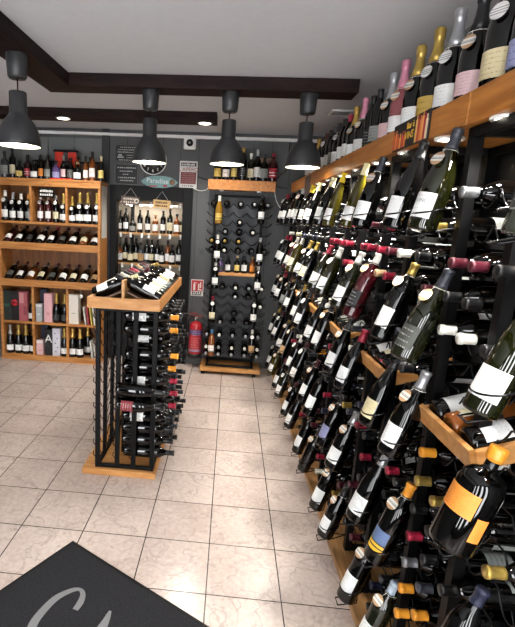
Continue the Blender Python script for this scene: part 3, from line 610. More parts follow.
# apero sign
t,w,h,y=wall_sign('poster_sign','white and dark red sign reading L\'APÉRO beside the niche','sign',-.578,-.388,1.955,2.235,plain('poster_white','#d9d7d3',.5))
obj('header',MB().box(-w*.86,w*.86,y-.001,y,h*.62,h*.88),plain('poster_black','#26241f',.5),t)
bars(t,[(h*.75,-w*.75,w*.75,.022,8)],y-.001,plain('poster_head','#d9d7d3',.5),'header_lettering')
link('lettering',text_mesh("L'APÉRO",.056,plain('poster_red','#8e2418',.5),extrude=.001),t,mat4=Mat((0,y-.001,h*.38),PI/2))
obj('panel',MB().box(-w*.88,w*.88,y-.001,y,-h*.68,h*.2),plain('poster_maroon','#7a3a3c',.5,var=.25,scale=60),t)
bars(t,[(h*.1-.022*i,-w*.7,w*.7,.008,9) for i in range(5)],y-.001,plain('poster_pink','#a86e6a',.5),'small_lettering')
bars(t,[(-h*.82,-w*.7,w*.7,.014,6)],y,plain('poster_foot','#55504c',.5),'footer_lettering')
# hanging wooden signs
def hang(x,z,w,h,mat,label,ink):
    t=thing('hanging_sign',label,'sign',(x,YB-.045,z))
    bd=obj('board',MB().box(-w/2,w/2,-.005,.005,-h/2,h/2),mat,t,.002,mat4=Mat((0,0,0),0,.05))
    obj('string',MB().tube([(-w*.35,0,h*.5),(0,.01,.5*h+.09),(w*.35,0,h*.5)],.0014,5),M['white_plastic'],t)
    bars(bd,[(h*.2,-w*.36,w*.36,h*.25,7),(-h*.2,-w*.36,w*.36,h*.22,6)],-.0056,ink)
    return bd
t=hang(-1.1,1.80,.2,.085,plain('sign_brown','#54453e',.6,var=.2),'dark brown wooden sign hanging at the left of the niche lintel',plain('ink_pale','#c9bfb2',.6))
obj('motif',MB().lathe([(.014,0),(.026,0),(.026,.001),(.014,.001)],16,Matrix.Translation((.07,-.0056,.0))@RX),plain('motif_pale','#d6d0c6',.6),t)
hang(-.755,1.775,.19,.088,plain('sign_straw','#c2a06c',.6,var=.2),'light straw-coloured wooden sign hanging over the niche opening',plain('ink_brown','#5a3c22',.6))
# camera, switch, cables
t=thing('security_camera','white square security camera high on the back wall','camera',(-.48,YB,2.415))
hs=obj('housing',MB().box(-.065,.065,-.04,0,-.065,.065),M['white_plastic'],t,.012)
obj('lens_ring',MB().lathe([(0,0),(.036,0),(.036,.012),(.02,.018),(0,.018)],24,Matrix.Translation((0,-.04,0))@RX),M['black_paint'],hs)
obj('lens',MB().lathe([(0,0),(.012,0),(.011,.006),(0,.009)],16,Matrix.Translation((0,-.058,0))@RX),M['steel'],hs)
t=thing('wall_switch','small dark square switch plate left of the back rack','switch',(-.305,YB,1.285))
obj('plate',MB().box(-.036,.036,-.01,0,-.04,.04),plain('plate_grey','#3a3c3e',.4),t,.003); obj('rocker',MB().box(-.014,.014,-.016,-.01,-.02,.02),plain('rocker_grey','#2c2e30',.4),t,.002)
def cable(pts,label,mat,r=.004):
    P=[Vector(p) for p in pts];out=[]
    for i in range(len(P)-1):
        a=P[max(i-1,0)];b_=P[i];c=P[i+1];d=P[min(i+2,len(P)-1)]
        for k in range(8):
            u=k/8; out.append(.5*((2*b_)+(c-a)*u+(2*a-5*b_+4*c-d)*u*u+(3*b_-a-3*c+d)*u**3))
    out.append(P[-1]); tag(obj('cable',MB().tube(out,r),mat),label,'cable')
cable([(-.42,YB-.008,1.955),(-.35,YB-.008,1.935),(-.28,YB-.008,1.95),(-.25,YB-.02,2.0)],'thin white cable looping from the poster to the wall shelf',M['white_plastic'])
cable([(-.38,YB-.008,2.08),(-.3,YB-.008,2.055),(-.23,YB-.02,2.05)],'thin dark cable between the poster and the wall shelf',M['black_paint'])
cable([(.43,YB-.02,2.0),(.47,YB-.008,1.86),(.55,YB-.01,1.76),(.64,YB-.03,1.74),(.72,YB-.05,1.80)],'thin white cable drooping from the wall shelf to the wall rack',M['white_plastic'])
cable([(.43,YB-.02,2.03),(.5,YB-.008,2.0),(.57,YB-.008,2.0)],'thin dark cable beside the right end of the wall shelf',M['black_paint'])
cable([(.43,YB-.02,2.06),(.49,YB-.008,2.13),(.545,YB-.008,2.2),(.56,YB-.02,2.475)],'thin grey cable rising to the white duct',M['wire'])
# extinguisher + sign
t=thing('fire_extinguisher','red fire extinguisher mounted low on the back wall','extinguisher',(-.315,3.24,.13))
RED=plain('extinguisher_red','#a81c26',.3,0,.5,coat=.3)
cyl_=obj('cylinder',MB().lathe([(0,.0),(.06,0),(.072,.008),(.075,.02),(.075,.33),(.070,.352),(.055,.374),(.03,.388),(.022,.392),(.022,.4),(0,.4)],28),RED,t)
obj('foot_ring',MB().lathe([(.05,-.012),(.077,-.012),(.077,.035),(.0755,.035),(.05,.0)],28),plain('foot_black','#17161a',.5),t)
obj('valve',MB().lathe([(0,.39),(.018,.39),(.02,.43),(.012,.45),(0,.45)],16).box(-.014,.014,-.05,.014,.43,.452),M['steel'],t)
obj('handle',MB().box(-.01,.1,-.012,.012,.448,.458,T=Mat((0,0,0),0,-.06)).box(-.01,.095,-.012,.012,.474,.484,T=Mat((0,0,0),0,-.18)),plain('handle_red','#8e1a22',.4),t,.003)
obj('hose',MB().tube([(-.015,-.01,.44),(-.06,-.02,.45),(-.085,-.03,.4),(-.085,-.04,.28),(-.083,-.045,.16),(-.082,-.045,.08)],.008,8),M['black_paint'],t)
lv=[];lf=[]
def wrap(z0,z1,ha,r,col,name):
    vs=[];fs=[]
    for i in range(13):
        a=-PI/2-ha+2*ha*i/12
        for z in(z0,z1): vs.append((r*math.cos(a),r*math.sin(a),z))
    for i in range(12): fs.append((2*i,2*i+2,2*i+3,2*i+1))
    obj(name,MB().add(vs,fs,True),col,cyl_)
wrap(.25,.31,1.2,.0756,paper('ext_label_violet','#5b4a74','#b9a9c0',3,.5),'label')
wrap(.09,.235,1.2,.0756,paper('ext_label_red','#b02a34','#d9b4b4',6,.5),'label')
wrap(.062,.085,1.2,.0756,plain('ext_label_pale','#9a8aa8',.5),'label')
obj('bracket',MB().box(-.03,.03,.06,YB-3.24,.2,.26),M['black_metal'],t)
t,w,h,y=wall_sign('fire_sign','red and white fire extinguisher sign on the back wall','sign',-.402,-.262,.79,.975,plain('sign_white','#dcdad6',.5),th=.006)
obj('red_field',MB().box(-w*.9,w*.9,y-.001,y,-h*.42,h*.92),plain('sign_red','#b3262c',.5),t)
obj('pictogram',MB().box(-w*.62,-w*.3,y-.002,y-.001,-h*.3,h*.45).box(-w*.55,-w*.36,y-.002,y-.001,h*.48,h*.65).box(-w*.36,-w*.05,y-.002,y-.001,h*.56,h*.62).box(.1*w,.72*w,y-.002,y-.001,-h*.3,-h*.16).box(.15*w,.35*w,y-.002,y-.001,-.1*h,.5*h).box(.45*w,.62*w,y-.002,y-.001,.0*h,.7*h),plain('sign_pale','#e6dcd6',.5),t)
bars(t,[(-h*.58,-w*.8,w*.8,.022,5),(-h*.82,-w*.8,w*.8,.018,7)],y,plain('sign_ink','#2a2a2c',.5))

# ================================================================== BACK RACK
BX=.085
t=thing('back_wine_rack','black metal wine rack with wavy wire rows on the back wall','rack',(BX,3.2,0))
obj('base_board',MB().box(-.325,.325,-.20,.13,.035,.075),M['tower_oak'],t,.004)
for sx_ in (-.29,.26): obj('foot',MB().box(sx_-.02,sx_+.02,-.19,-.15,0,.035),M['black_paint'],t)
for sx_ in (-.255,.235): obj('post',MB().box(sx_-.014,sx_+.014,.02,.05,.075,1.9).box(sx_-.012,sx_+.012,-.15,.05,.08,.1),M['black_metal'],t,.002)
for y0_,z0_ in ((.025,1.875),(-.15,.078),(.025,.1)): obj('cross_bar',MB().box(-.255,.235,y0_,y0_+.02,z0_,z0_+.024),M['black_metal'],t,.002)
obj('back_plate',MB().box(-.24,.22,.055,.065,.13,1.87),plain('rack_back','#33353a',.5),t)
bxs=[-.268,-.135,.005,.142,.272]
brz=[1.80,1.71,1.62,1.525,1.43,1.335,.955,.86,.77,.68,.585,.515,.445,.375,.31,.235]
for zr in brz:
    pts=[]
    for i in range(61):
        u=-.335+i*.67/60
        d=min((abs(u-c),c) for c in bxs)[0]
        pts.append((u,-.10,zr-.040+.05*(min(d/.068,1)**2)))
    obj('wavy_wire',MB().tube(pts,.0035,5).tube([(p[0],.0,p[2]) for p in pts[::2]],.0035,5).cyl((-.255,-.1,zr),(-.255,.05,zr),.003,6).cyl((.235,-.1,zr),(.235,.05,zr),.003,6),M['wire'],t)
fill={0:[0,1,2,3,4],2:[2],3:[1,2,3],4:[0,1,2],5:[0,1,2,3,4],6:[0,1,2,3,4],7:[2,3],8:[4],9:[2],10:[1,2,3],12:[0,1,2,3,4],14:[0,1,2,3,4],15:[0,1,2,3,4]}
cc=['first','second','third','fourth','fifth']
for r_,cs in fill.items():
    for c in cs:
        cp='gold' if r_==4 else R.choice(['white','black','black','silver'])
        if r_>=12: cp=R.choice(['white','silver'])
        bottle('bordeaux','dark',cp,None,Matrix.Translation((BX+bxs[c],3.252,brz[r_]+.001))@Matrix.Rotation(PI/2,4,'X')@Matrix.Scale(.92,4),
          f'bottle lying neck-out in the back rack, {ordn(r_+1)} wavy row down, {cc[c]} from left','bottles lying in the back rack')
# little shelf of the rack
o=thing('rack_shelf','short oak shelf hung halfway up the back rack','shelf',(BX,3.08,1.075)); obj('board',MB().box(-.19,.2,-.05,.06,0,.03),M['tower_oak'],o,.003)
for s_ in(-.15,.15): obj('hook',MB().box(s_-.008,s_+.008,.06,.145,.005,.015),M['black_metal'],o)
for i,(dx,sh,gl,cp,lb,s) in enumerate([(-.165,'spirit','purple','silver','clear',.55),(-.09,'spirit','dark','black','white',.66),(.005,'spirit','dark','tan','yellow',.66),(.08,'spirit','dark','black','white',.7),(.165,'spirit','amber','gold','orange',.66)]):
    bottle(sh,gl,cp,lb,up(BX+dx,3.085,1.105,0,s),f'small {GN[gl]} bottle with {ln(lb)} label, {cc[i]} from left on the rack shelf','small bottles on the rack shelf',name='small_bottle')
# display bottles on its posts
dsp=[(-.121,1.60,'gold','goldl','white','burgundy'),(.304,1.62,'dark','white','black','bordeaux'),(-.118,1.21,'dark','white','white','bordeaux'),(.316,1.20,'dark','white','silver','bordeaux'),(-.124,.935,'dark','white','white','bordeaux'),(.316,.91,'dark','white','white','bordeaux'),(-.135,.57,'dark','cream','red','bordeaux'),(.299,.575,'dark','white','black','bordeaux'),(-.126,.21,'amber','redmark','bluecap','bordeaux'),(.302,.235,'dark','kraft','white','bordeaux')]
for i,(x,z,gl,lb,cp,sh) in enumerate(dsp):
    x=x-.004
    bottle(sh,gl,cp,lb,Mat((x,3.012,z),-.12,0,0,.93),f'{GN[gl]} display bottle, {cn(cp)} capsule, {ordn(i//2+1)} from top on the {["left","right"][i%2]} post of back rack','display bottles on the back rack',tg='tagw' if i in(2,4,6,7,9) else None)
    rg=MB(); rg.tube([(x-BX+.041*math.cos(a),3.02-3.2+.041*math.sin(a),z+.055) for a in [2*PI*k/20 for k in range(21)]],.0028,5); rg.tube([(x-BX,3.06-3.2,z+.055),(x-BX,3.225-3.2,z+.055)],.003,5); rg.tube([(x-BX-.03,2.99-3.2,z-.004),(x-BX,2.985-3.2,z-.004),(x-BX,3.225-3.2,z-.004)],.003,5)
    obj('bottle_ring',rg,M['wire'],t)
# box shelf above with bottles
t=thing('wall_shelf','thick oak box shelf on the back wall above the back rack','shelf',(BX,3.23,1.94))
obj('box',MB().box(-.34,.343,-.13,.13,0,.1),M['shelf_oak'],t,.003)
for s_ in(-.2,.18): obj('bracket_clip',MB().box(s_-.02,s_+.02,-.1,-.06,-.012,0),M['white_plastic'],t)
zb=2.04
wsb=[(217,'spirit','dark','black','goldl',.9),(225.5,'spirit','dark','black','redmark',.85),(233.5,'tall','dark','silver','yellow',.8),(242,'bordeaux','dark','gold','black',1.08),(250,'tall','green','white','cream',.8),(256.5,'tall','dark','silver','white',.92),(263.5,'spirit','dark','darkgrey','grey',1.0),(272.5,'spirit','maroon','red','redwhite',1.05)]
for i,(px,sh,gl,cp,lb,s) in enumerate(wsb):
    bottle(sh,gl,cp,lb,up(-.252+(px-208.5)*.0101+.0,3.18,zb,0,s),f'{GN[gl]} bottle, {cn(cp)} cap, {ordn(i+1)} from left on the oak box shelf','bottles on the oak box shelf',name='spirit_bottle')
t=thing('wooden_wine_case','pale wooden wine case standing behind the bottles on the box shelf','case',(.335,3.3,zb))
obj('panel',MB().box(-.11,.085,-.02,.03,0,.235),plain('case_wood','#8f7565',.7,var=.15,scale=12),t,.003); obj('rim',MB().box(-.115,-.108,-.03,.035,0,.24).box(.085,.092,-.03,.035,0,.24).box(-.108,.085,-.03,.035,.235,.242),plain('case_rim','#a08672',.7),t)

# ================================================================== TOWER
TX0,TX1,TY0,TY1=-.765,-.385,.90,1.99
t=tower=thing('bottle_tower','freestanding black metal bottle tower on a wooden base, tray on top','rack',(-.6,1.44,0))
def tp(name,mb,mat,bev=.002): 
    o=obj(name,mb,mat,tower,bev); o.matrix_basis=Matrix.Translation((.6,-1.44,0)); return o
tp('base',MB().box(-.85,-.375,.875,2.02,0,.04),M['tower_oak'],.004)
PX=[-.758,-.630,-.525,-.405]
for x in PX:
    for y_ in (.915,1.98): tp('post',MB().box(x-.014,x+.014,y_-.012,y_+.012,.055,1.085),M['black_metal'])
for x in (PX[0],PX[3]):
    for y_ in (1.09,1.27,1.45,1.63,1.81): tp('post',MB().box(x-.012,x+.012,y_-.012,y_+.012,.055,1.085),M['black_metal'])
    for z_ in (.04,1.07): tp('rail',MB().box(x-.012,x+.012,.9,1.99,z_,z_+.022),M['black_metal'])
for y_ in (1.1,1.3,1.5,1.75,1.98): tp('post',MB().box(PX[1]-.014,PX[1]+.014,y_-.01,y_+.01,.055,1.085),M['black_metal'])
for y_ in (.915,1.98):
    for z_ in (.04,1.07): tp('rail',MB().box(PX[0],PX[3],y_-.012,y_+.012,z_,z_+.022),M['black_metal'])
trz=[.135+.082*i for i in range(12)]
tcy=[.985+.112*j for j in range(9)]
for zr in trz:
    mb=MB()
    for x in (-.745,-.43):
        pts=[]
        for i in range(91):
            y_=.92+i*1.06/90; d=min(abs(y_-c) for c in tcy); pts.append((x,y_,zr-.041+.045*min(d/.05,1)**2))
        mb.tube(pts,.003,5)
    for x in(-.758,-.63,-.525): mb.tube([(x-.02,.9,zr+.02),(x-.022,.89,zr),(x-.005,.885,zr-.015)],.003,5)
    tp('cradle_wire',mb,M['wire'],0)
# tray on top
M['tray_in']=wood('tray_brown','#4a3222','#6a4a32',(2,10,10))
tray=obj('tray',MB().box(-.812,-.375,.865,.889,1.092,1.158).box(-.812,-.375,2.01,2.035,1.092,1.158).box(-.812,-.79,.889,2.01,1.092,1.158).box(-.397,-.375,.889,2.01,1.092,1.158).box(-.79,-.397,.889,2.01,1.092,1.108),M['tower_oak'],tower,.002); tray.matrix_basis=Matrix.Translation((.6,-1.44,0))
SA=math.radians(25)
RIDGE=-.598
obj('divider',MB().box(RIDGE-.009,RIDGE+.009,.868,2.01,1.108,1.265),M['oak_end'],tray,.002)
for s_ in(-1,1):
    T=Matrix.Translation((RIDGE+s_*.2,0,1.112))@Matrix.Rotation(s_*SA,4,'Y')
    obj('sloping_board',MB().box(-.2 if s_>0 else 0,0 if s_>0 else .2,.9,2.0,-.008,0,T=T),M['tray_in'],tray)
def tray_bottle(s_,y,sh,gl,cp,lb,label,spin,u0=.0):
    low=Vector((RIDGE+s_*.2,y,1.112)); u=Vector((-s_*math.cos(SA),0,math.sin(SA))); n=Vector((s_*math.sin(SA),0,math.cos(SA)))
    b0=low+n*.042+u*(.008+u0)
    q=u.to_track_quat('Z','Y').to_matrix().to_4x4()
    # turn the label to face upward/outward
    z=u; yv=-n; xv=yv.cross(z)
    B=Matrix((xv,yv,z)).transposed().to_4x4()
    bottle(sh,gl,cp,lb,Matrix.Translation(b0)@B@Matrix.Rotation(spin,4,'Z'),label,'bottles lying in the tower tray')
lbs=['white','white','cream','white','white','kraft','cream','white','pink','white','white']
for j in range(10):
    tray_bottle(1,.955+.1*j,'burgundy' if j%3 else 'bordeaux','dark',['black','white','black','burgundy','red','black','tan','black','burgundy','black'][j],lbs[j],f'dark bottle, {ln(lbs[j])} label, {ordn(j+1)} from front on the right slope of the tower tray',R.uniform(-.25,.25))
for j in range(5):
    tray_bottle(-1,1.005+.2*j,'burgundy','dark',['cream','black','burgundy','black','gold'][j],['white','white','cream','white','white'][j],f'dark bottle, {["cream","black","burgundy","black","gold"][j]} capsule, {ordn(j+1)} from front on the left slope of the tower tray',.5)
# bottles stored across the tower, necks to the right
tcap=['black']*4+['red']*3+['orange']*5
nt_=0
for r_ in range(12):
    for j in range(9):
        if j==0 and r_ in (9,): continue
        if j>0 and R.random()<.25+.07*j: continue
        cp=tcap[r_] if j<1 else R.choice(['black','black','black','darkgrey'])
        Bm=Matrix.Translation((-.605+R.uniform(-.012,.012),tcy[j],trz[r_]))@Matrix.Rotation(PI/2,4,'Y')@Matrix.Rotation(R.choice([-.3,.3,PI,PI,2.4]),4,'Z')@Matrix.Scale(1.06 if j else 1.1,4)
        if (r_+1,j+1) in TOWER_HIDDEN: continue
        if (r_+1,j+1) in TOWER_SMALL: tower_pile.bottle('bordeaux','dark',cp,'white',Bm); continue
        bottle('bordeaux','dark',cp,'white',Bm,
          f'{cn(cp)}-capped bottle lying in the tower, {ordn(r_+1)} level up, {ordn(j+1)} file from the front','bottles lying in the tower'); nt_+=1
tower_pile.build('lying_wine_bottles','deep rows of dark bottles lying inside the tower behind its front files','bottles')
for i,(z,lb) in enumerate(((.60,None),(.505,'redprint'))):
    bottle('burgundy','dark','black',lb,Matrix.Translation((-.625,.858,z))@Matrix.Rotation(PI/2+.04,4,'Y')@Matrix.Rotation(-PI/2+1.6,4,'Z'),['plain dark bottle lying across the front of the tower','dark bottle with red label lying across the tower front'][i],'bottles across the tower front')
    tp('front_hook',MB().tube([(-.6,.903,z-.02),(-.6,.86,z-.046),(-.6,.815,z-.02)],.003,5).tube([(-.44,.903,z+.02),(-.44,.865,z-.02),(-.44,.835,z)],.003,5),M['wire'],0)

# ================================================================== RIGHT WALL
# plinth and top shelf
o=obj('rack_plinth',yaw_box(MB(),.628,1.02,-1.6,3.30,0,.035),M['plinth_oak'],bev=.003); tag(o,'long low wooden plinth under the wall racks','plinth')
sh_=thing('top_shelf','long thick oak shelf above the wall racks along the right wall','shelf',(rx(.66,-.3),-.3,1.94))
def sp(name,mb,mat,bev=.002):
    o=obj(name,mb,mat,sh_,bev); o.matrix_basis=Matrix.Translation((-rx(.66,-.3),.3,-1.94)); return o
for y0,y1 in ((-1.6,-.302),(-.298,.9),(.904,2.02),(2.03,3.06)): sp('shelf_section',yaw_box(MB(),.662,1.025,y0,y1,1.938,2.03),M['shelf_oak'],.003)
for i in range(12):
    y_=-1.07+.327*i
    spot(rx(.715,y_),y_,1.934,f'small round spotlight under the top shelf, {ordn(12-i)} from the back wall','spotlights under the top shelf',26,2.0,ang=.22,r=.042)
# banner on the shelf edge
t=thing('shelf_banner','small dark banner with coloured bottles and yellow lettering on the shelf edge','banner',(rx(.659,.11),.11,1.984),mat4=None)
t.rotation_euler=(0,0,YAW)
t=obj('card',MB().box(-.002,.002,-.165,.165,-.046,.054),plain('banner_black','#1c1a18',.5),t)
yb=-.165
cols=['#c9562c','#d87a3a','#c94a2c','#e09a4a','#c4402c','#d2703a']
for i in range(6):
    for (a,zz,c) in (( .155-i*.022,R.uniform(.0,.02),cols[i]),(-.06-i*.017,R.uniform(.02,.042),['#e2b86a','#c23a30','#d9803a','#e8a05a','#b82a2c','#e6d2b0'][i])):
        obj('printed_bottle',MB().box(-.003,-.002,a-.008,a+.008,-.04,zz).box(-.003,-.002,a-.003,a+.003,zz,zz+.015),plain(f'banner_{c[1:]}_{i}',c,.5),t)
yl=plain('banner_yellow','#d8ab3a',.5)
link('lettering',text_mesh('Bar à',.034,yl),t,mat4=Matrix.Translation((-.0035,-.005,.03))@Matrix.Rotation(-PI/2,4,'Z')@Matrix.Rotation(PI/2,4,'X'))
link('lettering',text_mesh('VINS',.04,yl),t,mat4=Matrix.Translation((-.0035,-.0,-.005))@Matrix.Rotation(-PI/2,4,'Z')@Matrix.Rotation(PI/2,4,'X'))
t=thing('menu_card','narrow dark printed card hanging over the far end of the top shelf','card',(rx(.658,2.15),2.15,1.955)); t.rotation_euler=(0,0,YAW)
obj('card',MB().box(-.002,.002,-.11,.11,-.1,.06),paper('menu_dark','#4a3a34','#8a7a70',9,.5),t)
# bottles on the top shelf, nearest first: (y, shape, glass, foil, label, scale, tag, second)
ts=[(-.36,'champagne','dark','pink','lilac',1.12,None),(-.235,'champagne','dark','white','cream2',1.22,'tagw'),(-.07,'champagne','dark','black','pink',1.1,'tag'),(.085,'champagne','dark','silver','white',1.12,'tagw'),(.235,'champagne','dark','gold','goldl',1.1,'tagw'),
 (.40,'champagne','dark','gold','white',1.08,'tag'),(.56,'champagne','rose','pink','white',1.06,'tag'),(.70,'champagne','dark','silver','pink',1.02,'tag'),(.88,'bordeaux','dark','black','grey',1.02,None),(.985,'bordeaux','dark','black','black',1.0,None),(1.14,'champagne','dark','pink','white',1.0,'tag'),
 (1.31,'champagne','dark','gold','white',.98,'tag'),(1.44,'bordeaux','dark','red','white',1.0,None),(1.57,'bordeaux','dark','black','white',1.0,None),(1.7,'burgundy','dark','black','white',1.0,'tagw'),(1.83,'bordeaux','dark','darkgrey','grey',1.0,None),(1.96,'bordeaux','dark','black','white',1.0,None),(2.1,'bordeaux','dark','burgundy','white',1.0,'tagw'),(2.24,'bordeaux','dark','black','cream',1.0,None),(2.4,'champagne','dark','gold','white',.95,'tagw'),(2.56,'bordeaux','dark','black','white',1.0,None),(2.74,'bordeaux','dark','black','white',1.0,None)]
for i,(y_,sh,gl,cp,lb,s,tg_) in enumerate(ts):
    nm='sparkling' if sh=='champagne' else 'still wine'
    bottle(sh,gl,cp,lb,up(rx(.768,y_),y_,2.03,-PI/2+.55+YAW,s),f'{GN[gl]} {nm} bottle, {cn(cp)} top, {ln(lb)} label, {ordn(len(ts)-i)} from back wall on top shelf','bottles on the top shelf',tg=tg_,name='champagne_bottle' if sh=='champagne' else 'wine_bottle')

# rack modules
HZ=[.145+.1*i for i in range(17)]
HC=[-.08,-.19,-.31,-.475,-.555]
RZ=[.10,.475,.885,1.23,1.63]
TILTS=[math.radians(a) for a in (17,17,16,19,13)]
CW={}
def rack_parts():
    P=[]
    post=MB().box(0,.032,-.016,.016,.0,1.9).box(.24,.272,-.016,.016,.0,1.9).box(.032,.24,-.012,.012,1.876,1.9).box(.032,.24,-.012,.012,.0,.024)
    post.box(.032,.24,-.010,.010,.30,.324).tube([(.02,0,.5),(.25,0,.03)],.011,6)
    P.append(('post',post.mesh('post',M['black_metal']),0)); P.append(('post',P[0][1],-.27))
    P.append(('top_bar',MB().box(.0,.03,-.27,0,1.872,1.9).mesh('top_bar',M['black_metal']),0))
    P.append(('rear_bar',MB().box(.24,.27,-.63,0,1.872,1.9).mesh('rear_bar',M['black_metal']),0)); P.append(('rear_bar',MB().box(.24,.27,-.63,0,.0,.03).mesh('rear_bar',M['black_metal']),0))
    P.append(('back_panel',MB().box(.275,.282,-.63,0,.03,1.87).mesh('back_panel',plain('rack_panel','#101012',.5)),0))
    for zr in HZ:
        mb=MB()
        for x in(.035,.2):
            pts=[]
            for i in range(64):
                y_=-.63*i/63; d=min(abs(y_-c) for c in HC); pts.append((x,y_,zr-.041+.052*min(d/.052,1)**2))
            mb.tube(pts,.003,5)
        P.append(('cradle_wire',mb.mesh('cradle_wire',M['wire']),0))
    for zr,TILT in zip(RZ,TILTS):
        for c,arm in((0,0),(-.40,.13)):
            mb=MB()
            xb=-.105   # bottle foot axis relative to post front
            z=.062; xr=xb+z*math.tan(TILT)
            mb.tube([(xr+.045*math.cos(a),c+.045*math.sin(a),zr+z+.045*math.cos(a)*.2) for a in [2*PI*k/20 for k in range(21)]],.0028,5)
            mb.tube([(xr+.045,c,zr+z+.009),(.0,c+arm,zr+z+.01)],.003,5)
            z2=-.006
            mb.tube([(xb-.035,c-.02,zr-.016),(xb-.035,c+.02,zr-.016),(xb+.04,c+.02,zr+.001),(.0,c+arm,zr+.014),(xb+.04,c-.02,zr+.001),(xb-.035,c-.02,zr-.016)],.0028,5)
            P.append(('bottle_ring',mb.mesh('bottle_ring',M['wire']),0))
    return P
RP=rack_parts()
QS=[-.28,.35,.98,1.61,2.24,2.87]
for i,q in enumerate(QS):
    r_=thing('bottle_rack',f'black metal wall rack bay with wavy wire cradles, {ordn(6-i)} from the back wall','rack',mat4=Matrix.Translation((rx(.69,q),q,.035))@Matrix.Rotation(YAW,4,'Z'),group='wall rack bays')
    for nm,me,dy in RP: link(nm,me,r_,mat4=Matrix.Translation((0,dy-(.05 if i==0 and nm=='bottle_ring' and me.vertices[0].co.y<-.3 else 0),-.035 if nm in('cradle_wire','bottle_ring') else 0)))
# ---- display bottles.  key: (column y, row) -> look
def lookgen(y,r):
    gl=R.choices(['dark','olive','yellowgreen','maroon'],[.72,.1,.1,.08])[0]
    return (R.choices(['bordeaux','burgundy','flute'],[.5,.42,.08])[0],gl,R.choice(['black','black','darkgrey','burgundy','silver','white','gold','red','navy']),R.choices(['white','cream','grey','kraft','redmark'],[.7,.1,.05,.08,.07])[0],R.choice([None,'tag','tagw','tag']),1.0)
CY=[-.73,-.28,-.05,.35,.58,.98,1.21,1.61,1.84,2.24,2.47,2.87,3.12]
look={(-.73,4):('bordeaux','clear','white','clear',None,1.03),(-.28,4):('burgundy','green','darkgrey','white','tag',1.03),(-.05,4):('burgundy','dark','black','white',None,1.03),(.35,4):('burgundy','dark','darkgrey','white','tag',1.03),(.58,4):('flute','yellowgreen','cream','white',None,.93),
 (.98,4):('flute','yellowgreen','yellow','white',None,.92),(1.21,4):('burgundy','dark','cream','white',None,1),(1.61,4):('burgundy','dark','cream','white',None,1),(1.84,4):('burgundy','dark','yellow','white',None,1),(2.24,4):('bordeaux','dark','silver','white','tag',1),(2.47,4):('bordeaux','dark','black','white',None,1),(2.87,4):('bordeaux','dark','black','white',None,1),(3.12,4):('bordeaux','dark','red','white','tagw',1),
 (-.73,3):('flute','green','black','white',None,1.05),(-.28,3):('burgundy','olive','darkgrey','clear','tag',1.03),(-.05,3):('bordeaux','dark','gold','white','tag',1.0),(.35,3):('bordeaux','maroon','white','black','tag',1.03),(.58,3):('burgundy','olive','white','white','tag',1),(.98,3):('burgundy','green','white','white','tagw',1),(1.21,3):('burgundy','green','red','white',None,1),(1.61,3):('burgundy','dark','gold','cream','tagw',1),(3.12,3):('bordeaux','dark','red','white','tagw',1),
 (-.73,2):('jug','dark','orange','orange',None,.88),(-.28,2):('burgundy','dark','silver','white','tag',1.04),(-.05,2):('burgundy','dark','black','cream2',None,1.0),(.35,2):('burgundy','dark','red','white',None,1.0),(.58,2):('burgundy','dark','black','white','tag',1.02),(.98,2):('bordeaux','dark','black','white','tag',1.02),
 (-.73,1):('bordeaux','dark','navy','white',None,1.02),(-.28,1):('bordeaux','dark','orange','blue','tag',1.06),(-.05,1):('burgundy','dark','silver','white',None,1.06),(.35,1):('burgundy','dark','silver','white','tag',1.03),(.58,1):('bordeaux','dark','black','lilac','tag',1.0),(.98,1):('bordeaux','dark','black','white',None,1.05),
 (-.28,0):('bordeaux','olive','lightblue','white','tag',1.0),(-.05,0):('bordeaux','dark','burgundy','white','tag',1.05),(.35,0):('burgundy','dark','black','white','tag',1.0),(.58,0):('bordeaux','dark','black','white','tag',1.03),(.98,0):('bordeaux','dark','black',None,'tag',1.0),(1.21,0):('bordeaux','dark','black','white',None,1.02),(1.61,0):('burgundy','dark','black','white',None,1.0),(1.84,0):('bordeaux','dark','burgundy','white','tagw',1.0)}
rown=['bottom','second','third','fourth','top']
for ci,y_ in enumerate(CY):
    for r in range(5):
        if (y_,r)==(-.73,0): continue
        L_=look.get((y_,r)) or lookgen(y_,r)
        sh,gl,cp,lb,tg_,s=L_
        jy=R.uniform(-.008,.008) if y_>.9 else 0
        x=rx(.585,y_)
        if sh=='jug': x-=.012
        if (y_,r)==(-.73,4): jy=-.035
        if (y_,r)==(-.28,3): jy=-.03; x-=.012
        B=Matrix.Translation((x,y_+jy,RZ[r]))@Matrix.Rotation(-PI/2+YAW,4,'Z')@Matrix.Rotation(-(math.radians(20) if (y_,r)==(-.28,3) else TILTS[r]),4,'X')@Matrix.Rotation(.36+R.uniform(-.2,.2),4,'Z')@Matrix.Scale(s,4)
        sec=None
        rw={0:'bottom row',4:'top row'}.get(r,rown[r]+' row up')
        lab=f'{GN[gl]} display bottle, {cn(cp)} top, '+(f'{ln(lb)} label, ' if lb else '')+f'{rw}, {ordn(len(CY)-ci)} from back on wall rack'
        o=bottle(sh,gl,cp,lb,B,lab,'display bottles on the wall rack',tg=tg_,second=(('orange',.02,.06,.4) if sh=='jug' and 0 else None))
        if (y_,r)==(-.28,4):
            me=text_mesh('QUINCY',.016,plain('quincy_ink','#77777a',.6),extrude=.0)
            rr=rad(sh,.08)+.0012
            for v in me.vertices:
                a=-PI/2+v.co.x/rr; v.co=Vector((rr*math.cos(a),rr*math.sin(a),.083+v.co.y))
            link('label_lettering',me,o)
        if sh=='jug': link('label',me_lab('jug','orange',.055,.125,.28),o,mat4=Matrix.Rotation(1.35,4,'Z'))
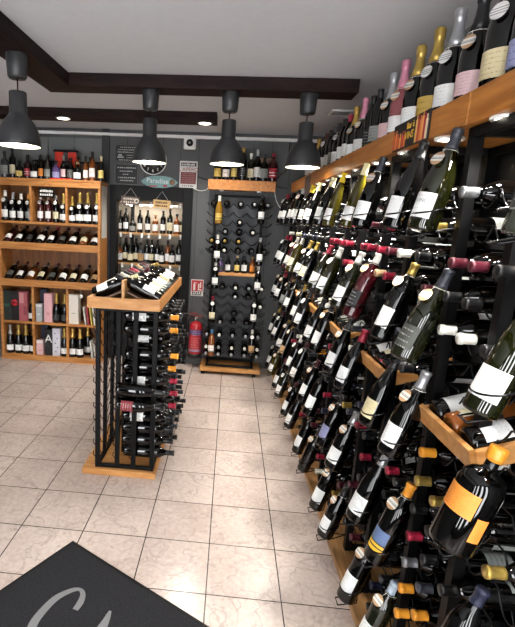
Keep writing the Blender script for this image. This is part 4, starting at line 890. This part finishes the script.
# extra far rings' support for the last column
o=thing('corner_rack','slim black post with wire rings in the far corner by the back wall','rack',mat4=Matrix.Translation((rx(.69,3.12),3.12,.035))@Matrix.Rotation(YAW,4,'Z'))
link('post',RP[0][1],o)
for nm,me,dy in RP:
    if nm=='bottle_ring' and abs(sum(v.co.y for v in me.vertices)/len(me.vertices))<.03: link(nm,me,o,mat4=Matrix.Translation((0,0,-.035)))
# ---- bottles lying in the racks, necks to the aisle
seen={}
OBS={(0,16,0):'silver',(0,14,0):'burgundy',(0,14,1):'burgundy',(0,13,0):'black',(0,13,1):'black',(0,12,0):'white',(0,12,1):'white',(1,14,1):'burgundy',(1,13,0):'tan',(1,13,1):'red',(2,14,4):'red',(1,14,0):'red',(2,13,1):'red',(2,14,1):'red',(2,14,0):'red',(2,14,3):'red',(3,14,4):'red',(3,14,3):'red',
 (1,7,0):'navy',(2,7,3):'navy',(1,6,0):'red',(1,5,1):'red',(1,6,3):'red',(1,5,4):'red',(0,5,0):'red',(0,6,0):'black',(0,8,0):'orange',(0,7,0):'gold',(0,7,1):'gold',(0,4,0):'silver',(0,4,1):'darkgrey',(0,3,0):'orange',(0,2,0):'orange',(0,3,1):'orange',(0,7,3):'gold',(0,8,4):'orange',(0,1,0):'orange',
 (1,1,1):'burgundy',(3,3,3):'burgundy',(3,2,3):'burgundy',(3,7,3):'orange',(3,7,2):'orange',(2,7,0):'orange',(2,8,0):'red',(2,7,1):'orange',(5,14,3):'cream',(1,4,1):'black',(1,3,0):'burgundy',(1,2,1):'black',(0,2,1):'darkgrey',(0,5,1):'black',(0,1,1):'gold'}
ZT=(.99,1.28)
nh=0
for qi,q in enumerate(QS):
    for r in range(17):
        for c in range(5):
            key=(qi,r,c); z=HZ[r]; y_=q+HC[c]
            if c in(0,1) and ZT[0]<z<ZT[1]: continue
            cp=OBS.get(key)
            if (qi,r,c) in((0,16,3),(0,12,3)): continue
            if cp is None:
                if qi<1 or (qi<2 and c<2): 
                    if R.random()<.8: continue
                    cp='black'
                elif R.random()<(.55 if qi<3 else .62): continue
                else: cp=R.choice(['black','black','black','red','burgundy','darkgrey','navy','white','gold'])
            x1=rx(.645,y_)
            tipL=.3
            B=Matrix.Translation((x1+tipL,y_,z))@Matrix.Rotation(YAW,4,'Z')@Matrix.Rotation(-PI/2,4,'Y')@Matrix.Rotation(R.uniform(0,6.28),4,'Z')
            col=(len(QS)-1-qi)*5+c+1
            lb=R.choice(['white','white','grey'])
            if (r+1,col) in RACK_HIDDEN: continue
            if (r+1,col) in RACK_SMALL: rack_pile.bottle('bordeaux','dark',cp,lb,B); continue
            bottle('bordeaux','dark',cp,lb,B,f'{cn(cp)}-capped bottle lying in wall rack, {ordn(r+1)} wavy row up, {ordn(col)} slot from back wall','bottles lying in the wall rack'); nh+=1
rack_pile.build('lying_wine_bottles','half-hidden bottles lying deep in the wall racks behind the display bottles','bottles')
# ---- sloping trays with lying bottles
for ti,q in enumerate(QS[:5]):
    wz=['nearest','second nearest','middle','second farthest','farthest'][ti]
    Tm=Matrix.Translation((rx(.655,q),q,1.05))@Matrix.Rotation(YAW,4,'Z')
    t=thing('display_tray',f'small sloping oak tray projecting from the wall rack, {wz} one','tray',mat4=Tm,group='sloping trays in the wall rack')
    A=math.radians(18)
    SL=Matrix.Rotation(-A,4,'Y')
    obj('front_lip',MB().box(0,.016,-.33,-.015,-.035,.03,T=SL),M['tower_oak'],t,.002)
    for yy in(-.33,-.031): obj('side_board',MB().box(.016,.27,yy,yy+.016,-.035,.02,T=SL),M['tower_oak'],t,.002)
    obj('bottom_board',MB().box(.016,.27,-.314,-.031,-.035,-.024,T=SL),M['tray_in'],t)
    for j,yy in enumerate((-.275,-.18,-.085)):
        u=(SL.to_3x3()@Vector((1,0,0))); n_=(SL.to_3x3()@Vector((0,0,1)))
        base=Vector((0,yy,0))+u*.022+n_*(-.024+.0425)
        zv=u; yv=-n_; xv=yv.cross(zv)
        B=Tm@Matrix.Translation(base)@Matrix((xv,yv,zv)).transposed().to_4x4()@Matrix.Rotation([.3,-.4,.2][j],4,'Z')
        lb=['white','cream','white'][j]; gl=['dark','amber','dark'][j] if ti==0 else 'dark'
        bottle('burgundy',gl,R.choice(['black','burgundy','silver']),lb,B,f'{GN[gl]} bottle with {lb} label lying in the {wz} wall tray, {["nearest","middle","farthest"][j]} in it','bottles lying in the wall trays')
t=obj('leaflet',MB().box(0,.09,-.06,.06,0,.0015),plain('leaflet_pink','#b8334c',.5),mat4=Matrix.Translation((rx(.665,.10),.10,1.095))@Matrix.Rotation(YAW,4,'Z')@Matrix.Rotation(-math.radians(10),4,'Y')); tag(t,'bright pink paper leaflet in the front of a wall rack tray','leaflet')

# ================================================================== DOOR MAT
c0=Vector((-.691,.244,0)); ax=Vector((.706,-.413,0)).normalized(); ay=Vector((-ax.y*-1,-ax.x,0)); ay=Vector((ax.y,-ax.x,0)).normalized()
T=Matrix.Translation(c0)@Matrix((( ax.x,ay.x,0),(ax.y,ay.y,0),(0,0,1))).to_4x4()
t=thing('door_mat','black entrance mat with pale grey script lettering on the tiles','mat',mat4=Matrix.Translation((-.5,-.3,0)))
Ti=Matrix.Translation((.5,.3,0))@T
m,nt,b=node_mat('mat_pile'); L=nt.links
tc=N(nt,'ShaderNodeTexCoord'); nz=N(nt,'ShaderNodeTexNoise'); nz.inputs['Scale'].default_value=260; nz.inputs['Detail'].default_value=3; L.new(tc.outputs['Object'],nz.inputs['Vector'])
cr=N(nt,'ShaderNodeValToRGB'); cr.color_ramp.elements[0].color=srgb('#1d1d20'); cr.color_ramp.elements[1].color=srgb('#313134'); cr.color_ramp.elements[0].position=.35; cr.color_ramp.elements[1].position=.65; L.new(nz.outputs['Fac'],cr.inputs['Fac']); L.new(cr.outputs['Color'],b.inputs['Base Color'])
b.inputs['Roughness'].default_value=.95; b.inputs['Specular IOR Level'].default_value=.1
bp=N(nt,'ShaderNodeBump'); bp.inputs['Strength'].default_value=.6; bp.inputs['Distance'].default_value=.004; L.new(nz.outputs['Fac'],bp.inputs['Height']); L.new(bp.outputs['Normal'],b.inputs['Normal'])
obj('pile',MB().box(.018,1.28,.018,1.08,.0,.011,T=Ti),m,t)
obj('rubber_edge',MB().box(0,1.3,0,.018,0,.008,T=Ti).box(0,1.3,1.08,1.1,0,.008,T=Ti).box(0,.018,.018,1.08,0,.008,T=Ti).box(1.28,1.3,.018,1.08,0,.008,T=Ti),M['black_paint'],t)
def ribbon(pts,ws,mat,nm):
    P=[Vector(p) for p in pts];W=[];out=[]
    for i in range(len(P)-1):
        a=P[max(i-1,0)];b_=P[i];c=P[i+1];d=P[min(i+2,len(P)-1)]
        for k in range(6):
            u=k/6; out.append(.5*((2*b_)+(c-a)*u+(2*a-5*b_+4*c-d)*u*u+(3*b_-a-3*c+d)*u**3)); W.append((ws[i]+(ws[i+1]-ws[i])*u)*.85)
    out.append(P[-1]); W.append(ws[-1])
    vs=[];fs=[]
    for i,p in enumerate(out):
        d=(out[min(i+1,len(out)-1)]-out[max(i-1,0)]).normalized(); nn=Vector((-d.y,d.x))
        for s_ in(-1,1): vs.append((p.x+nn.x*s_*W[i]/2+.5,p.y+nn.y*s_*W[i]/2+.3,.0125))
    for i in range(len(out)-1): fs.append((2*i,2*i+1,2*i+3,2*i+2))
    obj(nm,MB().add(vs,fs),mat,t)
mg_=plain('mat_grey','#77787a',.95,0,.1,var=.15,scale=200)
ribbon([(-.539,-.169),(-.53,-.13),(-.533,-.086),(-.555,-.062),(-.592,-.074),(-.641,-.123),(-.673,-.205),(-.681,-.272),(-.66,-.35),(-.61,-.4),(-.53,-.4)],[.03,.034,.026,.02,.03,.038,.042,.044,.042,.034,.02],mg_,'script_letter')
ribbon([(-.393,-.155),(-.404,-.235),(-.44,-.33),(-.47,-.44)],[.012,.045,.04,.02],mg_,'script_letter')
ribbon([(-.45,-.36),(-.39,-.29),(-.34,-.29),(-.33,-.34),(-.36,-.43)],[.015,.03,.036,.036,.02],mg_,'script_letter')
for i,(dx,dy) in enumerate(((.18,-.09),(.33,-.17),(.48,-.25))):
    ribbon([(-.42+dx,-.36+dy),(-.36+dx,-.31+dy),(-.33+dx,-.36+dy),(-.37+dx,-.45+dy),(-.3+dx,-.43+dy)],[.02,.035,.036,.034,.015],mg_,'script_letter')

# ================================================================== LIGHT
w=bpy.data.worlds.new('world'); S.world=w; w.use_nodes=True
bg=w.node_tree.nodes['Background']; bg.inputs['Color'].default_value=(.97,.98,1,1); bg.inputs['Strength'].default_value=11
S.view_settings.view_transform='Standard'; S.view_settings.look='None'; S.view_settings.gamma=1; S.view_settings.use_curve_mapping=False
S.view_settings.exposure=.8
for a_,v_ in dict(max_bounces=8,diffuse_bounces=4,glossy_bounces=3,transmission_bounces=2,sample_clamp_indirect=6).items():
    try: setattr(S.cycles,a_,v_)
    except Exception: pass
print('bottles',NB,'tower',nt_,'lying',nh)
